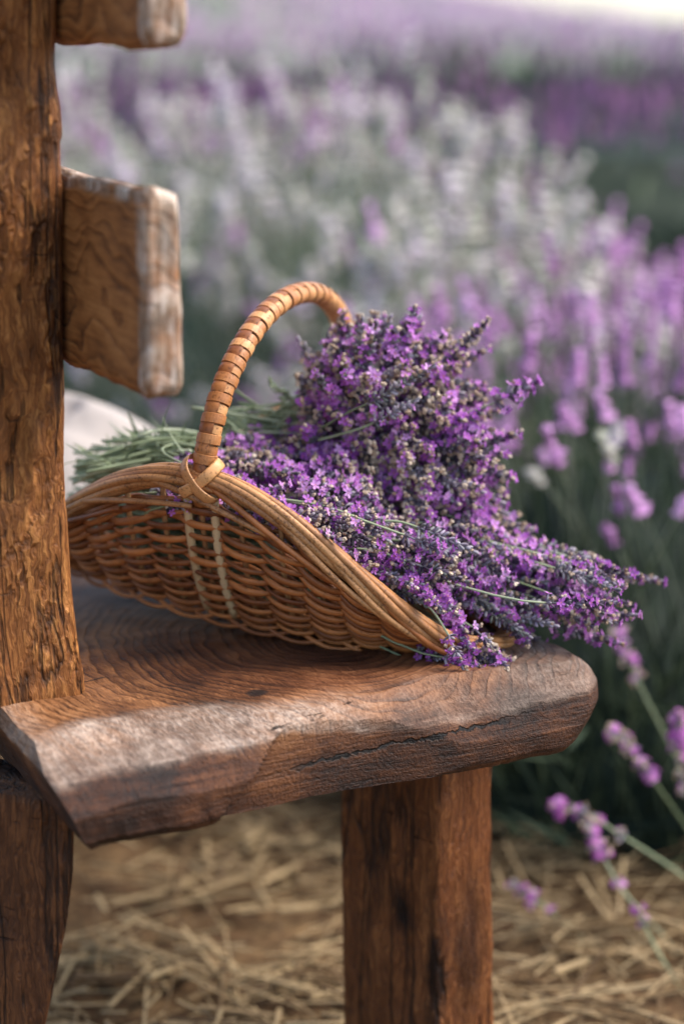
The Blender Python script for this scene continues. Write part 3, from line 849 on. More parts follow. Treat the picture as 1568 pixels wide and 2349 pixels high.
def build_basket():
    T0 = arc_thetas(NS)
    off = -math.pi / 2 - T0[np.argmin(np.abs(T0 - 1.5 * math.pi))] + 2 * math.pi
    stk = (T0 + off) % (2 * math.pi); stk.sort()
    for th in stk:
        s = np.linspace(-.02, 1, 14); P = shell(np.full(14, th), np.clip(s, 0, 1)); P[0] += [0, 0, -.002]
        mb = MB(); near_handle = min(abs(th - 1.5 * math.pi), abs(th - .5 * math.pi)) < .03
        tube(mb, P, .0026, 6, tint=random.random())
        link('stake', mb.mesh('stake', M_STAKE), BASKET, MBK)
        if near_handle:
            for dt in (-.055, .055):
                P = shell(np.full(14, th + dt), np.linspace(.06, 1, 14)); P += shell_n(np.full(14, th + dt), np.linspace(.06, .98, 14)) * .001
                mb = MB(); tube(mb, P, .0042, 7, tint=random.random()); link('handle_rod', mb.mesh('handle_rod', M_PALE), BASKET, MBK)
    # weavers: in front of one stake, behind the next
    rows = 21; n = NS * 10
    tt = arc_thetas(n); tt = np.sort((tt + off) % (2 * math.pi))
    for rI in range(rows):
        s = .02 + .86 * (rI + .3) / rows
        ss = s + .004 * np.sin(tt * 3 + rI * 1.7) + .004 * np.sin(tt * 7 + rI * 2.9)
        ph = np.interp(tt, np.concatenate([stk - 2 * math.pi, stk, stk + 2 * math.pi]), np.arange(3 * NS) - NS)
        P = shell(tt, ss); N = shell_n(tt, ss)
        wv = np.cos(math.pi * (ph + rI)); amp = np.sign(wv) * np.abs(wv) ** .8 * .0056
        rr = .0027 + .0006 * np.sin(tt * 2 + rI * 2.2) + .0002 * np.sin(tt * 17 + rI)
        rr *= 1 + .22 * np.maximum(wv, 0)
        mb = MB(); tube(mb, P + N * amp[:, None], rr * .72, 7, closed=True, up=N, rb=rr * 1.12, tint=.5 + .35 * np.repeat(np.sin(tt * 1.3 + rI * 1.9), 7))
        link('weaver', mb.mesh('weaver', M_WEAVE), BASKET, MBK)
    # base: woven floor and the looped foot border along its edge
    for q, f in enumerate(np.linspace(.16, .93, 9)):
        t = np.linspace(0, 2 * math.pi, 90, endpoint=False)
        P = np.stack([BK['a0'] * f * np.cos(t), BK['b0'] * f * np.sin(t), BK['k'] * (BK['a0'] * f * np.cos(t)) ** 2 + .003 + .0022 * np.cos(t * 14 + q * math.pi)], -1)
        mb = MB(); tube(mb, P, .0042, 5, closed=True, tint=random.random()); link('base_weaver', mb.mesh('base_weaver', M_WEAVE), BASKET, MBK)
    for x in np.linspace(-.2, .2, 11):
        hw = BK['b0'] * math.sqrt(1 - (x / BK['a0']) ** 2); y = np.linspace(-hw, hw, 6)
        mb = MB(); tube(mb, np.stack([np.full(6, x), y, np.full(6, BK['k'] * x * x + .003)], -1), .003, 5, tint=.5); link('base_stake', mb.mesh('base_stake', M_STAKE), BASKET, MBK)
    for i in range(NS):
        a, b = stk[i], stk[(i + 2) % NS]
        if b < a: b += 2 * math.pi
        t = np.linspace(a, b, 12); u = np.linspace(0, 1, 12)
        P = shell(t, np.full(12, .03)); N = shell_n(t, np.full(12, .03))
        P = P + N * (.004 + .004 * np.sin(u * math.pi))[:, None] + np.array([0, 0, 1]) * (.005 - .0085 * np.sin(u * math.pi))[:, None]
        mb = MB(); tube(mb, P, .0026 * (1 - .35 * u), 5, tint=random.random()); link('foot_loop', mb.mesh('foot_loop', M_WEAVE), BASKET, MBK)
    # rim: rods rolled together all the way round
    t = np.linspace(0, 2 * math.pi, 260, endpoint=False); R = shell(t, np.full(260, .985)); N = shell_n(t, np.full(260, .97))
    tg, _, _ = frames(R, True); B = unit(np.cross(tg, N))
    for i in range(8):
        a = i * 2 * math.pi / 8 + t * 3 + .25 * np.sin(t * 5 + i)
        rr = .0076 + .0008 * np.sin(t * 4 + i * 2)
        P = R + N * (rr * np.cos(a))[:, None] + B * (rr * .95 * np.sin(a))[:, None]
        mb = MB(); tube(mb, P, (.0034 + .0006 * random.random()) + .0004 * np.sin(t * 3 + i), 7, closed=True, tint=.3 + .5 * random.random()); link('rim_rod', mb.mesh('rim_rod', M_RIM), BASKET, MBK)
    # rods slipping out of the border, with cut ends
    for i in range(24):
        a = i / 24 * 2 * math.pi + random.uniform(-.05, .05); b = a + random.uniform(.42, .62)
        u = np.linspace(0, 1, 16); t = a + (b - a) * u
        s = np.clip(.965 - .13 * np.sin(u * math.pi * .55) + .01 * i % .03, 0, 1)
        P = shell(t, s) + shell_n(t, np.minimum(s, .97)) * (.006 + .0045 * np.sin(u * math.pi) + .003 * u)[:, None]
        mb = MB(); tube(mb, P, .0033 * (1 - .2 * u), 6, tint=random.random()); link('border_rod', mb.mesh('border_rod', M_RIM if i % 3 else M_WEAVE), BASKET, MBK)
    # ---- handle
    vN = -BK['b1']; hz = BK['h0'] + BK['h1']; HT = .152
    ang = np.linspace(-.14, math.pi + .14, 240)
    e = 2.08
    ca, sa = np.cos(ang), np.sin(ang)
    V = -np.sign(ca) * np.abs(ca) ** (2 / e) * (BK['b1'] - .002) * 1.0
    Wd = hz - .006 + np.sign(sa) * np.abs(sa) ** (2 / e) * HT
    P = np.stack([np.zeros_like(V), V, Wd], -1)
    L = np.concatenate([[0], np.cumsum(np.linalg.norm(np.diff(P, axis=0), axis=1))]); tot = L[-1]
    def hp(l): return np.stack([np.interp(l, L, P[:, i]) for i in range(3)], -1)
    mb = MB(); tube(mb, hp(np.linspace(0, tot, 90)), .0082, 10, up=np.array([1., 0, 0]), rb=.0068); link('handle_core', mb.mesh('handle_core', M_STRIP), BASKET, MBK)
    pitch = .0094; nb = int((tot - .05) / pitch)
    ll = .025 + np.arange(nb) * pitch
    def cross(l):
        p = hp(np.array([l - .001, l, l + .001])); tgv = unit(p[2] - p[0]); A = np.array([1., 0, 0]); Bv = np.cross(tgv, A)
        return p[1], tgv, A, Bv
    k = 26; th = np.arange(k) * 2 * math.pi / k
    for q, l in enumerate(ll):
        p, tgv, A, Bv = cross(l + random.uniform(-.0006, .0006))
        over = q % 2 == 0; ra, rb_ = (.0112, .0098) if over else (.0102, .0088)
        wv = pitch * (.50 if over else .46); skew = random.uniform(-.0012, .0012)
        prof = [(-wv, -.0009), (-wv * .9, .0000), (0, .0002), (wv * .9, .0000), (wv, -.0009)]
        V = []
        for (dx, dr) in prof:
            for tq in th:
                # the strip side swells where the band rides over the king cane
                sw = .0007 * max(0, math.cos(tq - rad(258))) if over else 0
                V.append(p + tgv * (dx + skew * math.cos(tq)) + A * (ra + dr + sw) * math.cos(tq) + Bv * (rb_ + dr + sw) * math.sin(tq))
        mb = MB(); mb.add(np.array(V), grid_faces(5, k, True), 0, random.random()); link('handle_band', mb.mesh('handle_band', M_BAND, False), BASKET, MBK)
    # king cane strip: shows over every second band, on the left/outer side
    for phi in (rad(258),):
        for q in range(1, nb - 1, 2):
            s5 = np.linspace(-.60, .60, 7) * pitch; V = []
            for ds in s5:
                p, tgv, A, Bv = cross(ll[q] + ds)
                lift = .0016 * math.cos(ds / pitch * 2.0)
                for tq in np.linspace(-.72, .72, 7) + phi:
                    V.append(p + A * (.0102 + lift) * math.cos(tq) + Bv * (.0088 + lift) * math.sin(tq))
            mb = MB(); mb.add(np.array(V), grid_faces(7, 7), 0, random.random()); link('handle_strip', mb.mesh('handle_strip', M_STRIP), BASKET, MBK)
    # flat cane lashed in a cross round the rim, both ends
    for sgn in (-1, 1):
        thc = 1.5 * math.pi if sgn < 0 else .5 * math.pi
        Rc = shell(np.array([thc]), np.array([.985]))[0]
        O = np.array([0, sgn, 0.]); 
        for dirn in (-1, 1):
            w = .0012 if dirn * sgn > 0 else 0
            pts = [Rc + [dirn * .013, -sgn * .010, .016], Rc + [dirn * .0165, sgn * .002, .0165], Rc + [dirn * .0120, sgn * (.0125 + w), .008], Rc + [dirn * .001, sgn * (.0150 + w), -.004],
                   Rc + [-dirn * .0105, sgn * (.0135 + w), -.0125], Rc + [-dirn * .017, sgn * .006, -.017], Rc + [-dirn * .019, -sgn * .006, -.013]]
            Pp = smooth_path(pts, 30); outv = unit(Pp - (Rc + np.array([0, 0, .0])))
            mb = MB(); tube(mb, Pp, .0011, 8, up=outv, rb=.0056, tint=random.random()); link('lashing', mb.mesh('lashing', M_BAND), BASKET, MBK)
build_basket()

# ================================================================== CUT LAVENDER
def calyx(mb, p, d, L, r, m, tint):
    n = 4; t = np.array([0, .35, .75, 1.0]); rr = np.array([.45, .95, 1.0, .62]) * r
    tube(mb, np.asarray(p) + np.outer(t * L, d), rr, 5, m, tint=tint)
def blossom(mb, p, d, size, rs):
    d = unit(d); a = unit(np.cross(d, [rs.random() - .5, rs.random() - .5, .9])); b = np.cross(d, a)
    tint = rs.random()
    for q in range(5):
        an = q * 1.2566 + rs.uniform(-.15, .15); R = size * rs.uniform(.8, 1.2); w = .52
        o = lambda x: a * math.cos(x) + b * math.sin(x)
        cup = rs.uniform(.05, .5)
        V = [p - d * .0006, p + o(an - w) * R * .62 + d * R * cup * .4, p + o(an - .22) * R + d * R * cup * .6, p + o(an + .22) * R + d * R * (cup * .6 + rs.uniform(-.15, .15)), p + o(an + w) * R * .62 + d * R * cup * .4]
        mb.add(V, [[0, 1, 2], [0, 2, 3], [0, 3, 4]], 0, tint)
    mb.add([p + d * .0008 + a * .0008, p + d * .0008 - a * .0006 + b * .0008, p + d * .0008 - a * .0006 - b * .0008], [[0, 1, 2]], 2, .5)
def withered(mb, p, d, rs):
    a = unit(np.cross(d, [rs.random() - .5, rs.random(), .3])); b = np.cross(d, a); tint = rs.random()
    for q in range(rs.choice([2, 3, 3])):
        an = rs.random() * 6.28; o = a * math.cos(an) + b * math.sin(an)
        dd = unit(d + o * rs.uniform(.3, 1.3)); s = rs.uniform(.0015, .0026)
        tube(mb, [p, p + dd * s * 1.1, p + dd * s * 2.0], [s * .4, s * .8, s * .55], 4, 1, tint=tint * .7 + rs.random() * .3)
def flower_head(kind, L, seed, wide=1.0):
    """head along +z from 0; returns calyx mesh and blossom mesh"""
    rs = random.Random(seed); ca, bl = MB(), MB()
    pb, pw = dict(full=(.85, .10), bloom=(.42, .12), mixed=(.24, .30), dried=(.08, .58), bud=(.05, .05))[kind]
    tube(ca, [(0, 0, -.002), (0, 0, L * .5), (0, 0, L * .95)], [.0011, .001, .0007], 5, 1, tint=.6)
    z = 0.0; i = 0; nmax = L / .0068
    while z < L:
        t = z / L; n = rs.choice([7, 8, 9]) if t < .8 else 5
        if kind == 'bud': n = rs.choice([5, 6])
        ang0 = rs.random() * 6
        for q in range(n):
            az = ang0 + q * 2 * math.pi / n + rs.uniform(-.2, .2)
            el = rad(22 + 62 * t ** 1.3) + rs.uniform(-.25, .25)
            d = np.array([math.cos(az) * math.cos(el), math.sin(az) * math.cos(el), math.sin(el)])
            p = np.array([0, 0, z + rs.uniform(-.0018, .0018)]) + d * .0012
            Lc = rs.uniform(.0068, .0094) * (1 - .25 * t) * wide; r = rs.uniform(.00125, .0017) * (.85 + .15 * wide)
            calyx(ca, p, d, Lc, r, 1 if kind == 'bud' and rs.random() < .75 or rs.random() < .06 else 0, rs.random())
            tip = p + d * Lc * .98; u = rs.random()
            if u < pb: blossom(bl, tip + d * .0012, unit(d + np.array([rs.gauss(0, .25), rs.gauss(0, .25), .15])), rs.uniform(.0036, .0052), rs)
            elif u < pb + pw: withered(bl, tip - d * .0004, d, rs)
        for q in range(2):    # green bracts under the whorl
            az = ang0 + q * math.pi; d = np.array([math.cos(az) * .8, math.sin(az) * .8, .35]); sd = np.array([-math.sin(az), math.cos(az), 0]) * .0016
            b0 = np.array([0, 0, z - .001]); ca.add([b0, b0 + d * .003 + sd, b0 + d * .0065, b0 + d * .003 - sd], [[0, 1, 2, 3]], 1, rs.random() * .5)
        gap = .0066 * rs.uniform(.9, 1.15) + (.004 if (i == 0 and kind != 'bud') else 0) + (.003 if L > .07 else 0) * (1 - t)
        z += gap; i += 1
    me1 = ca.mesh('calyx_cluster', [M_CALYX, M_CALYXG])
    if bl.n == 0: withered(bl, np.array([0, 0, L]), np.array([0, 0, 1.]), rs)
    me2 = bl.mesh('blossoms', [M_PETAL, M_DRY, M_EYE], False)
    return me1, me2, L
HEADS = {
    'bloom': [flower_head('bloom', l, 100 + i) for i, l in enumerate((.038, .045, .050, .055))],
    'mixed': [flower_head('mixed', l, 200 + i) for i, l in enumerate((.040, .046, .052))],
    'dried': [flower_head('dried', l, 300 + i) for i, l in enumerate((.036, .042, .048))],
    'bud': [flower_head('bud', l, 400 + i) for i, l in enumerate((.046, .055, .062))],
    'plump': [flower_head('full', .034, 600, 1.15)],
    'long': [flower_head('bloom', .085, 500, .95), flower_head('mixed', .075, 501, .95), flower_head('bloom', .070, 502, .95)],
}
def sprig(parent, base, d, kind, stem_pts, scale=1.0, name='sprig', stem_r=.0010):
    """stem mesh with a calyx cluster and blossoms as its own pieces; base = foot of the flower head"""
    me1, me2, L = random.choice(HEADS[kind])
    mb = MB(); tube(mb, np.asarray(stem_pts) - np.asarray(base), np.linspace(stem_r, stem_r * 1.3, len(stem_pts)), 5, tint=random.random())
    st = link(name, mb.mesh('stem', M_STEM), parent, T(base))
    M = zmat(base, d, None, scale)
    link('calyx_cluster', me1, st, M); link('blossoms', me2, st, M)
    return st
def loose_sprig(label, path, head_dir, kind, scale=1.0, extra=None):
    """a top-level sprig: path runs from the cut end to the foot of the head"""
    base = np.asarray(path[-1], float)
    root = empty('lavender_sprig', base, label, 'lavender sprig', 'loose lavender sprigs around the basket')
    mb = MB(); P = smooth_path(path, 14) - base; tube(mb, P, np.linspace(.0013, .0010, len(P)), 5, tint=random.random())
    link('stem', mb.mesh('stem', M_STEM), root, T(base))
    me1, me2, L = (HEADS[kind][extra] if extra is not None else random.choice(HEADS[kind]))
    M = zmat(base, head_dir, None, scale)
    link('calyx_cluster', me1, root, M); link('blossoms', me2, root, M)
    return root
def leaf_strip(mb, p, d, L, w, rs, curl=.3, m=0):
    d = unit(d); curl *= 1.6; side = unit(np.cross(d, rs.normal(size=3))); nrm = np.cross(side, d)
    n = 6; V = []
    for i in range(n):
        t = i / (n - 1); c = p + d * L * t + nrm * curl * L * t * t; ww = w * math.sin(math.pi * (.12 + .85 * t)) 
        V += [c - side * ww + nrm * w * .35, c, c + side * ww + nrm * w * .35]
    mb.add(np.array(V), grid_faces(n, 3), m, rs.random())

def kind_at(px, py):
    """what grows where in the bunch, as in the photograph"""
    u = random.random(); patch = mnoise.noise(Vector((px / 95, py / 95, 2.0)))
    if px > 1000 and 930 < py < 1190: return 'bloom' if u < .66 else 'mixed' if u < .88 else 'dried'
    if px < 780 and py > 930: return 'dried' if u < .45 else 'mixed' if u < .75 else 'bloom'
    if 800 < px < 1000 and 1030 < py < 1150: return 'dried' if u < .65 else 'mixed'
    if patch > .12: return 'bloom' if u < .72 else 'mixed' if u < .92 else 'bud'
    if patch < -.10: return 'dried' if u < .62 else 'mixed' if u < .85 else 'bud'
    return 'bloom' if u < .34 else 'mixed' if u < .68 else 'dried' if u < .86 else 'bud'
def to_px(p):
    q = np.asarray(p) - _C; d = q @ _F; return IW / 2 + FPX * (q @ _R) / d, IH / 2 - FPX * (q @ _U) / d

def upper_bunch():
    tie = at(600, 1015, 2.12)
    root = empty('lavender_bunch', tie, 'big rounded bunch of purple lavender heads heaped on top in the basket', 'lavender bunch')
    rs = np.random.default_rng(21); random.seed(21)
    ells = [(at(862, 905, 2.075), np.array([.070, .070, .060])), (at(970, 1060, 2.05), np.array([.069, .064, .060])), (at(815, 1045, 2.06), np.array([.060, .060, .050])), (at(940, 850, 2.09), np.array([.055, .05, .036]))]
    cnt = 0; pts = []; tries = 0
    while cnt < 270 and tries < 9000:
        tries += 1
        c, r = ells[rs.choice(4, p=[.36, .32, .17, .15])]
        n = unit(rs.normal(size=3)); n[1] -= .35; n[0] += .15; n[2] += .1; n = unit(n)
        lay = rs.choice([1.0, .84, .66], p=[.62, .26, .12])
        p = c + n * r * lay
        if any((((p - c2) / r2) ** 2).sum() < (lay - .14) ** 2 for c2, r2 in ells): continue
        if any(np.linalg.norm(p - q) < .0132 for q in pts): continue
        fan = unit(p - tie)
        d = unit(n * .60 + fan * .70 + np.array([0, 0, -.02]) + rs.normal(size=3) * .22)
        pts.append(p)
        px, py = to_px(p); k = kind_at(px, py)
        sc = rs.uniform(.92, 1.25); L = .042 * sc
        base = p - d * L * .75
        mid = base - d * .04
        sprig(root, base, d, k, bez(base, mid, tie + rs.normal(size=3) * [.012, .02, .012], 7), sc)
        cnt += 1
    # cut ends of its stems, fanning left of the tie
    for i in range(80):
        a = tie + rs.normal(size=3) * [.014, .028, .014] + [.03, 0, 0]
        e = at(rs.uniform(470, 570), rs.uniform(950, 1068), 2.12 + rs.normal(0, .03))
        mb = MB(); P = bez(a + [.05, 0, -.004], (a + e) / 2 + rs.normal(size=3) * .006, e, 6); tube(mb, P - a, .0013, 5, tint=rs.random())
        if rs.random() < .6: leaf_strip(mb, P[3] - a, np.array([-.8, 0, .25]) + rs.normal(size=3) * .3, rs.uniform(.02, .045), .0022, rs, .2, 1)
        link('stem', mb.mesh('stem', [M_STEM, M_LEAF]), root, T(a))
upper_bunch()

def stray_stems():
    random.seed(3)
    rs = np.random.default_rng(3)
    for pts, r, lab in (([(705, 985, 2.10), (600, 960, 2.09), (440, 934, 2.08)], .0016, 'thick pale green stalk whose cut end pokes left past the basket handle'), ([(700, 960, 2.12), (610, 940, 2.12), (528, 886, 2.12)], .0013, 'thin green stalk slanting up left toward the basket handle'), ([(690, 950, 2.11), (560, 935, 2.11), (500, 948, 2.11)], .0013, 'thin level green stalk ending just right of the basket handle')):
        P = smooth_path([at(*p) for p in pts], 10); o = P[0]
        root = empty('lavender_stalk', o, lab, 'lavender stalk', 'stray stalks behind the handle')
        mb = MB(); tube(mb, P - o, r, 6, tint=.9); link('stem', mb.mesh('stem', M_STEM), root, T(o))
    P = [at(690, 935, 2.09), at(660, 905, 2.09), at(618, 880, 2.09)]
    root = empty('lavender_sprig', P[0], 'pale unopened green sprig tip curving up left of the heaped bunch', 'lavender sprig', 'loose lavender sprigs around the basket')
    mb = MB(); tube(mb, np.array(P) - P[0], .0014, 6, tint=.8); link('stem', mb.mesh('stem', M_STEM), root, T(P[0]))
    mb = MB()
    for i in range(26):
        t = rs.random(); p = P[0] + (P[2] - P[0]) * t; calyx(mb, p - P[0], unit((P[2] - P[0]) * 6 + rs.normal(size=3) * .22), .009, .0017, 0, .7 + .3 * rs.random())
    link('calyx_cluster', mb.mesh('calyx_cluster', M_STEM), root, T(P[0]))
stray_stems()

def lower_bunch():
    tie = BT(-.07, .01, .125)
    root = empty('lavender_bunch', tie, 'long bunch of lavender lying lengthwise with heads spilling over the low right rim', 'lavender bunch')
    rs = np.random.default_rng(33); random.seed(33)
    U = np.array(MBK)[:3, 0]; Vv = np.array(MBK)[:3, 1]
    pts = []; cnt = 0; tries = 0
    while cnt < 268 and tries < 12000:
        tries += 1
        u = rs.uniform(-.055, .285); 
        hw = .1701 * math.sqrt(max(.02, 1 - (min(u, .245) / .2556) ** 2))
        v = rs.uniform(-hw + .006, .11 - .1 * max(0, u - .2) / .1)
        if u > .20: v = rs.uniform(-.085, .10)
        top = np.interp(u, [-.06, 0, .1, .18, .25, .30], [.118, .135, .128, .100, .072, .058])
        edge = max(0, 1 - ((v + hw) / .07)) if v < 0 else 0
        rimh = float(rim_h(np.array(math.acos(np.clip(u / .2556, -1, 1)))))
        w = top + .02 * (1 - (v / .15) ** 2)
        w = w * (1 - edge) + min(rimh + .020, w) * edge
        lay = rs.choice([0, 1, 2], p=[.52, .30, .18]); w = max(.012, w - lay * .020)
        if lay > 0 and u < .10 and v < -hw + .045: continue
        p = BT(u, v, w)
        if any(np.linalg.norm(p - q) < .0122 for q in pts): continue
        pts.append(p)
        d = unit(U + Vv * rs.normal(-.12, .34) + np.array([0, 0, rs.normal(.0 if u < .2 else -.12, .22)]))
        px, py = to_px(p)
        q = rs.random()
        k = 'bloom' if q < (.52 if py > 1300 or px < 700 else .34) else 'mixed' if q < .74 else 'dried' if q < .86 else 'bud'
        if q > .93: k = 'long'
        sc = rs.uniform(.85, 1.1); L = .045 * sc
        base = p - d * L * .6
        t2 = BT(-.10, .0, .10) + rs.normal(size=3) * [.015, .03, .015]
        sprig(root, base, d, k, bez(base, base - d * .07 - np.array([0, 0, .012]), t2, 8), sc)
        cnt += 1
    for i in range(30):       # the fullest spill, out beyond the low end of the rim
        u = rs.uniform(.235, .335); v = rs.uniform(-.055, .085); w = np.interp(u, [.23, .34], [.078, .062]) + rs.uniform(-.03, .02) + .12 * max(0, u - .24)
        p = BT(u, v, w); d = unit(U + Vv * rs.normal(-.05, .22) + np.array([0, 0, rs.normal(-.02, .14)]))
        base = p - d * .025
        sprig(root, base, d, random.choice(['bloom', 'mixed', 'bloom', 'long', 'bud']), bez(base, base - d * .07, BT(.02, v * .4, .09), 8), rs.uniform(.85, 1.05))
    for i in range(150):
        v0 = rs.uniform(-.09, .09); w0 = rs.uniform(.012, .105)
        hw = 1 - (v0 / .15) ** 2
        a = BT(-.215 * hw + rs.normal(0, .01), v0 * .8, w0 * .6 + .03); b = BT(rs.uniform(.0, .12), v0, w0)
        mb = MB(); P = bez(a, (np.array(a) + b) / 2 + rs.normal(size=3) * .012, b, 5) - a; tube(mb, P, .0016, 4, tint=rs.random())
        for q in range(2): leaf_strip(mb, P[1 + q], np.array([-.8, 0, .2]) + rs.normal(size=3) * .5, rs.uniform(.03, .05), .003, rs, .2, 1)
        link('stem', mb.mesh('stem', [M_STEM, M_LEAF]), root, T(a))
    # grey green cut stems and leaves sticking out at the left end
    for i in range(210):
        a = BT(-.06, rs.normal(.0, .03), .13 + rs.normal(0, .012))
        f = rs.random()
        e = at(170 + 265 * rs.random() ** .9, 0, 2.10)
        ex = rs.uniform(165, 440)
        topy = np.interp(ex, [160, 220, 300, 380, 440], [1035, 1015, 975, 985, 1040])
        ey = topy + (1112 - topy) * rs.random() ** .8
        e = at(ex, ey, 2.10 + rs.normal(0, .04))
        mb = MB(); P = bez(a, (a + e) / 2 + np.array([0, 0, .012]) + rs.normal(size=3) * .008, e, 7); tube(mb, P - a, rs.uniform(.0012, .0021), 6, tint=rs.random())
        for q in range(rs.integers(0, 2)):
            j = rs.integers(2, 6); leaf_strip(mb, P[j] - a, np.array([-.8, 0, .2]) + rs.normal(size=3) * .4, rs.uniform(.018, .045), rs.uniform(.0014, .0026), rs, rs.uniform(-.5, .6), 1)
        link('stem', mb.mesh('stem', [M_STEM, M_LEAF]), root, T(a))
lower_bunch()

def loose():
    random.seed(5)
    d = lambda a, b: unit(np.asarray(b) - np.asarray(a))
    def go(label, pts, tip, kind, sc=1.0, extra=None):
        P = [at(*p) for p in pts]; t = at(*tip); loose_sprig(label, P, d(P[-1], t), kind, sc, extra)
    go('short purple sprig hanging nose down over the basket rim above the seat edge', [(905, 1340, 1.93), (985, 1395, 1.90), (1030, 1460, 1.872)], (1068, 1545, 1.862), 'bloom', .82, 0)
    go('small violet sprig tip poking below the right end of the rim', [(1000, 1390, 1.93), (1085, 1440, 1.90)], (1150, 1505, 1.885), 'mixed', .8, 0)
    go('longest purple sprig reaching far right past the bench end', [(1050, 1240, 2.03), (1180, 1278, 2.03), (1300, 1300, 2.03)], (1525, 1335, 2.03), 'long', 1.05, 0)
    go('leafy purple sprig just above the longest one on the right', [(1040, 1190, 2.06), (1190, 1255, 2.05)], (1420, 1290, 2.05), 'long', 1.0, 1)
    go('purple sprig with bare green stem pointing down right beyond the seat corner', [(1010, 1330, 1.99), (1160, 1395, 1.975), (1270, 1437, 1.97)], (1445, 1482, 1.965), 'long', .92, 2)
    go('magenta sprig standing alone off the right side of the heaped bunch', [(980, 960, 2.04), (1060, 950, 2.035), (1138, 922, 2.03)], (1220, 880, 2.03), 'plump', 1.15, 0)
    go('sprig whose green stem crosses the front of the flower heap', [(600, 1140, 1.93), (740, 1160, 1.915), (850, 1200, 1.905), (930, 1228, 1.905)], (1010, 1262, 1.90), 'bloom', .95, 2)
    go('grey budded sprig lying below the crossing stem', [(690, 1225, 1.925), (880, 1195, 1.915), (960, 1210, 1.91)], (1110, 1275, 1.905), 'bud', 1.0, 1)
    go('sprig with pale stem along the lower rim in front', [(730, 1255, 1.905), (850, 1262, 1.9), (940, 1290, 1.895)], (1060, 1330, 1.895), 'mixed', 1.0, 2)
    go('grey green unopened sprig leaning across the heaped bunch', [(740, 980, 2.02), (800, 945, 2.0), (845, 925, 1.99)], (985, 845, 1.985), 'bud', 1.05, 2)
    go('second grey green bud sprig under the first on the heaped bunch', [(730, 1010, 2.01), (820, 985, 1.99), (860, 968, 1.985)], (960, 915, 1.98), 'bud', .95, 0)
    go('pale bud sprig upright on the crown of the heaped bunch', [(800, 870, 2.05), (815, 825, 2.04)], (830, 735, 2.04), 'bud', .85, 0)
    go('violet sprig forming the peak of the heaped bunch', [(890, 850, 2.05), (915, 810, 2.04)], (948, 718, 2.04), 'bloom', .92, 2)
    go('violet sprig on the right shoulder of the heaped bunch', [(1000, 850, 2.06), (1045, 810, 2.05)], (1110, 745, 2.05), 'mixed', .85, 1)
    go('purple sprig drooping just above the far seat corner', [(1080, 1400, 1.98), (1165, 1430, 1.97)], (1265, 1490, 1.96), 'bloom', .85, 3)
    go('violet sprig pointing right below the longest sprig', [(1080, 1300, 2.0), (1180, 1325, 2.0)], (1330, 1345, 2.0), 'bloom', 1.0, 3)
loose()

# ================================================================== FOREGROUND STALKS
def tall_stalk(label, pts, whorls, seed):
    """thin field stalk with spaced whorls; pts from root to tip, whorls = [(fraction, size, blooming)]"""
    rs = random.Random(seed)
    P = smooth_path(pts, 40); base = P[0]
    root = empty('lavender_stalk', base, label, 'lavender stalk', 'lavender stalks leaning in at the lower right')
    mb = MB(); tube(mb, P - base, np.linspace(.0021, .0013, 40), 6, tint=.4); link('stem', mb.mesh('stem', M_STEM), root, T(base))
    L = np.concatenate([[0], np.cumsum(np.linalg.norm(np.diff(P, axis=0), axis=1))]); 
    tg, A, B = frames(P)
    for dist, size, bloom in whorls:
        l = L[-1] - dist; i = min(int(np.interp(l, L, np.arange(40))), 38)
        c = np.array([np.interp(l, L, P[:, k]) for k in range(3)])
        ca = MB(); bl = MB()
        for q in range(int(13 * size) + 4):
            az = rs.random() * 6.28; el = rs.uniform(.1, 1.1)
            d = unit((A[i] * math.cos(az) + B[i] * math.sin(az)) * math.cos(el) + tg[i] * math.sin(el))
            p = d * .0012 + tg[i] * rs.uniform(-.003, .003)
            size_ = size * 1.08; Lc = rs.uniform(.006, .0085) * size_; calyx(ca, p, d, Lc, .0017 * size_, 1 if rs.random() < .5 else 0, rs.random() * .5 + .5)
            if rs.random() < bloom: blossom(bl, p + d * (Lc + .0008), d, .0050 * size_, rs)
            elif rs.random() < .4: withered(bl, p + d * Lc, d, rs)
        w = link('whorl', ca.mesh('whorl', [M_CALYXP, M_CALYXG]), root, T(c))
        if bl.n: link('blossoms', bl.mesh('blossoms', [M_PINKP, M_DRY, M_EYE], False), w, T(c))
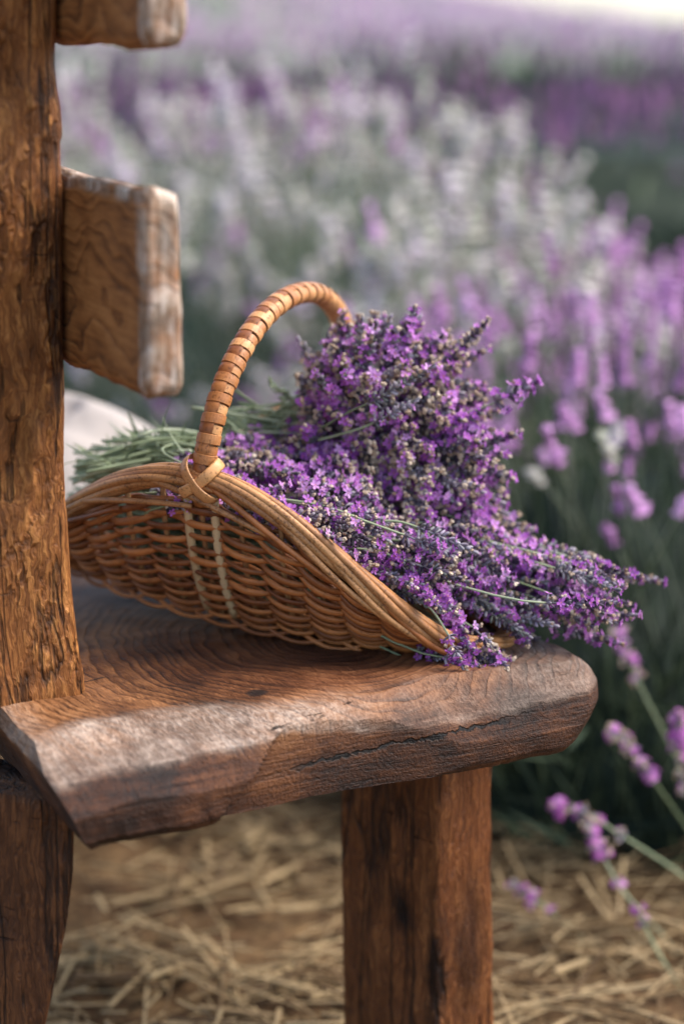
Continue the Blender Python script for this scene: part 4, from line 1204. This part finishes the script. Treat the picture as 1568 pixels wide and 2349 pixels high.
def stalks():
    g = lambda x, y: np.array([x, y, 0.])
    a = at
    tall_stalk('upper crossing stalk with magenta tip beside the front leg', [np.array([.62, 2.62, .0]), a(1720, 2120, 2.38), a(1568, 2010, 2.33), a(1430, 1920, 2.30), a(1350, 1872, 2.29), a(1278, 1852, 2.28)], [(.003, 1.2, .7), (.014, 1.0, .35), (.032, 1.0, .15), (.055, 1.0, .1), (.092, .9, .1)], 1)
    tall_stalk('stalk with two bright magenta whorls bowing over the straw', [np.array([.55, 2.55, .0]), a(1640, 2290, 2.36), a(1540, 2170, 2.31), a(1440, 2060, 2.28), a(1395, 1990, 2.27), a(1350, 1895, 2.27)], [(.002, .9, .15), (.012, .9, .45), (.027, 1.0, .5), (.044, 1.1, .75), (.085, .8, .4)], 2)
    tall_stalk('tallest pale stalk leaning left against the dark bush', [np.array([.60, 2.6, .0]), a(1680, 2060, 2.42), a(1568, 1890, 2.36), a(1490, 1780, 2.33), a(1440, 1710, 2.32), a(1405, 1680, 2.31)], [(.004, 1.1, .4), (.020, 1.0, .12), (.040, 1.1, .1), (.060, .9, .25), (.082, 1.05, .8)], 3)
    tall_stalk('thin low stalk with small pale tip lying over the straw', [np.array([.52, 2.3, .0]), a(1540, 2335, 2.36), a(1420, 2225, 2.34), a(1310, 2130, 2.33), a(1240, 2075, 2.33), a(1178, 2030, 2.33)], [(.002, .7, .15), (.014, .8, .5), (.032, 1.05, .85), (.056, .7, .2)], 4)
    tall_stalk('faint pale stalk rising behind the others beside the dark bush', [np.array([.66, 2.75, .0]), a(1660, 2000, 2.5), a(1560, 1760, 2.46), a(1470, 1580, 2.44), a(1420, 1450, 2.43)], [(.004, 1.0, .2), (.022, 1.0, .3), (.042, 1.0, .15), (.066, .9, .1)], 6)
    tall_stalk('bare topped green stalk crossing low near the right frame corner', [np.array([.50, 2.2, .0]), a(1600, 2290, 2.2), a(1530, 2220, 2.2), a(1480, 2130, 2.21), a(1462, 2085, 2.21)], [(.003, .8, .6), (.02, .7, .1)], 7)
    tall_stalk('upright stalk of pale whorls at the right frame edge', [np.array([.50, 2.5, .0]), a(1640, 2100, 2.4), a(1590, 1880, 2.36), a(1565, 1760, 2.35), a(1552, 1650, 2.34)], [(.004, 1.1, .3), (.022, 1.15, .7), (.040, 1.1, .3), (.058, 1.0, .2), (.08, 1.0, .1), (.1, 1.0, .2)], 5)
stalks()
